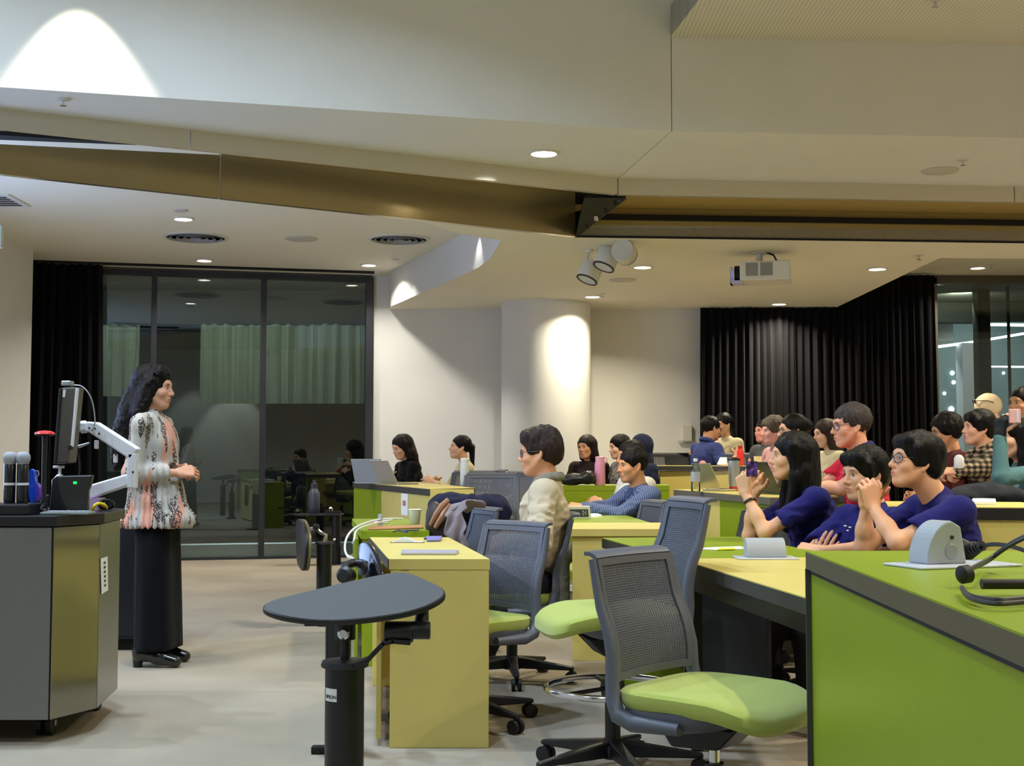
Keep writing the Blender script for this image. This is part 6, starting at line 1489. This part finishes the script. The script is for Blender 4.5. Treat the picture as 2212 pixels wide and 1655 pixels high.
# bracelet / watch strap of the phone woman
t, loc, H, R, root, Rz, s = w17
a_, b_ = loc((1620, 1083, -.125)), loc((1624, 1091, -.13))
MB().lathe([(.0275, -.006), (.030, -.005), (.030, .005), (.0275, .006)], c=a_, ax=tuple(vec(loc((1610, 1066, -.10))) - vec(loc((1652, 1150, -.20)))), n=24).build('watch_strap', blackp, bpy.data.objects[t.name])

# ------------------------------------------------------------------ coats, bags and things on the rows behind
def lump(name, label, cat, Y, blobs, m, vox=.012, amp=.012, sub=()):
    S = SDF(); o0 = vec(PY(blobs[0][0], blobs[0][1], Y))
    for x, y, dy, rx, ry, rz in blobs: S.ell(vec(PY(x, y, Y + dy)) - o0, (rx, ry, rz), k=.05)
    V, Q = S.mesh(vox, lambda X, Y_, Z: (amp * vnoise(X * 16, Y_ * 16, Z * 9 + X * 8) + amp * .6 * vnoise(X * 34, Y_ * 30, Z * 22)).astype(f32))
    t = thing(name, label, cat, o0); np_mesh('cloth', V, Q, m, t); return t
lump('coat', 'navy coat heaped over a chair left of the man in the cream jacket', 'coat', 7.95, [(1000, 1092, 0, .20, .12, .075), (960, 1100, 0, .10, .10, .10), (1065, 1105, .05, .11, .10, .11), (1040, 1135, .05, .13, .1, .12), (1010, 1160, .1, .16, .1, .16)], cloth('navy_coat', (28, 32, 58)))
def drape(name, label, cat, path, width, m, Y, rip=.012):
    P_ = []; n = len(path)
    for i in range((n - 1) * 5 + 1):
        t = i / 5; k = min(int(t), n - 2); f_ = t - k; a_, b_ = path[k], path[k + 1]
        c = PY(a_[0] + (b_[0] - a_[0]) * f_, a_[1] + (b_[1] - a_[1]) * f_, Y + a_[2] + (b_[2] - a_[2]) * f_); w_ = width * (1 + .25 * math.sin(i * 1.1))
        P_.append([c + Vector((u_ * w_ * .8, rip * math.sin(u_ * 9 + i * .6) - abs(u_) * .02, u_ * w_ * .25 + rip * math.cos(u_ * 7 + i))) for u_ in [q / 8 - .5 for q in range(9)]])
    return tag(MB().grid(P_).build(name, m, smooth=True, solid=.012, sub=1), label, cat)
drape('scarf', 'pale grey scarf hanging over the chair beside the brown bag', 'scarf', [(1030, 1098, .1), (1012, 1086, .0), (990, 1090, -.06), (982, 1112, -.09), (984, 1150, -.10), (990, 1192, -.08)], .13, cloth('lilac_grey', (150, 140, 146)), 7.22)
bg = lump('handbag', 'dark brown handbag with a tan flap behind the paper cup', 'bag', 7.3, [(955, 1140, 0, .085, .06, .11), (940, 1115, 0, .05, .05, .08), (965, 1170, 0, .07, .06, .10)], mat('brown_leather', (50, 36, 34), .5), .01, .006)
tanm = mat('tan_flap', (178, 132, 100), .35)
for pts in (((968, 1080, -.09), (955, 1092, -.11), (942, 1112, -.10), (930, 1134, -.07)), ((972, 1090, -.09), (962, 1104, -.11), (950, 1124, -.10), (940, 1140, -.09)), ((985, 1120, -.10), (978, 1150, -.10), (970, 1185, -.09))):
    st2 = MB().tube([Vector(PY(x, y, 7.3 + dy)) - bg.location for x, y, dy in pts], [.014, .018, .018, .012][:len(pts)], 8).build('strap', tanm, bg, smooth=True)
bk = lump('black_bag', 'soft black bag lying on the green fronted desk left of the pink bottle', 'bag', 10.55, [(1250, 1034, 0, .12, .10, .045), (1222, 1038, 0, .06, .08, .035), (1272, 1030, 0, .05, .08, .05)], mat('black_leather', (22, 24, 24), .4), .01, .008)
lump('coat', 'dark coats lying on the right second row desk', 'coat', 6.75, [(2085, 1072, 0, .10, .09, .045), (2120, 1064, .05, .12, .10, .055), (2160, 1070, .0, .10, .09, .05), (2195, 1074, 0, .1, .09, .04)], cloth('dark_coat', (38, 40, 46)), .012, .012)
tag(MB().extr([PZ(2098, 1090, .921), PZ(2152, 1091, .921), PZ(2150, 1083, .921), PZ(2102, 1082, .921)], (0, 0, .014)).build('paper_stack', paper), 'small stack of white papers on the right second row desk', 'paper')
tb = thing('tumbler', 'tall silver tumbler with black lid and red base on the second row desk', 'tumbler', PZ(1592, 1062, .92) + Vector((0, .1, 0)))
hh = .205
MB().lathe([(.034, .03), (.037, .06), (.040, hh - .01), (.040, hh)], n=28).build('body', mat('silver_cup', (164, 168, 172), .35, metal=.5), tb, smooth=True)
MB().lathe([(.032, 0), (.034, .003), (.0342, .032)], n=28).build('base', mat('red_base', (190, 50, 60), .45), tb, smooth=True)
MB().lathe([(.042, hh), (.042, hh + .012), (.03, hh + .016), (.012, hh + .022)], n=28).build('lid', blackp, tb, smooth=True)
pet = glass_mat('clear_plastic', (1, 1, 1), (.86, .90, .90), 1.5)
wb_ = thing('water_bottle', 'clear plastic water bottle with white cap on the second row desk', 'bottle', PZ(1503, 1062, .92))
MB().lathe([(.026, 0), (.031, .006), (.031, .04), (.028, .05), (.031, .06), (.031, .10), (.028, .11), (.031, .12), (.029, .15), (.012, .19), (.012, .20)], n=24).build('body', pet, wb_, smooth=True)
MB().lathe([(.0312, .065), (.0316, .07), (.0316, .125), (.0312, .13)], n=24).build('label_band', mat('bottle_label', (190, 196, 214), .5, alpha=.7), wb_, smooth=True)
MB().lathe([(.014, .198), (.014, .216), (.012, .218)], n=16).build('cap', whitep, wb_, smooth=True)
laptop('silver laptop leaning open beside the water bottle', 1562, 1062, 8.75, .92, .22, .19, 205, 64, mat('gold_silver', (188, 182, 150), .35, metal=.6))
laptop('dark laptop at the face of the long-haired woman', 1694, 1067, 7.95, .92, .28, .20, 195, 65, mat('dark_lid', (44, 50, 40), .4))
tag(MB().extr([PY(1550, 1004, 12.5), PY(1572, 1004, 12.5), PY(1570, 988, 12.56), PY(1557, 988, 12.56)], (0, .05, 0)).build('name_card', paper, bevel=.002), 'white folded card standing on the third row desk', 'card')
tag(MB().lathe([(.001, 0), (.03, .01), (.032, .025), (.02, .04), (.001, .045)], c=PY(1518, 1005, 12.7), n=18).build('pink_pouch', mat('pink_pouch', (224, 130, 136), .6), smooth=True), 'small pink round pouch on the third row desk', 'pouch')
rb = thing('drink_bottle', 'red bottle standing on the third row desk before the curtain', 'bottle', Vector((PY(1599, 975, 12.45).x, 12.45, zq)))
MB().lathe([(.032, 0), (.034, .01), (.034, .13), (.022, .16)], n=20).build('body', mat('red_bottle', (206, 40, 40), .4), rb, smooth=True)
MB().lathe([(.022, .16), (.022, .19)], n=16).build('cap', mat('red_cap', (170, 30, 30), .4), rb, smooth=True)
pcu = thing('paper_cup', 'small pale paper cup on the third row desk behind the tumbler', 'cup', Vector((PY(1637, 998, 12.3).x, 12.3, zq)))
MB().lathe([(.028, 0), (.04, .09), (.038, .09), (.028, .005)], n=20).build('body', mat('cup_paper2', (214, 206, 170), .7), pcu, smooth=True)
tag(MB().lathe([(.03, 0), (.034, .01), (.034, .07), (.02, .09), (.001, .095)], c=PY(2072, 1012, 8.88), n=18).build('white_mug', whitep, smooth=True), 'white mug in the hands of the young man in plaid', 'mug')
lump('plastic_bag', 'crumpled pale plastic bag on the floor under the green table', 'bag', 6.45, [(1600, 1440, 0, .07, .07, .12), (1655, 1430, .05, .06, .06, .10), (1590, 1475, 0, .09, .08, .06)], mat('pale_plastic', (150, 148, 128), .4), .011, .02)
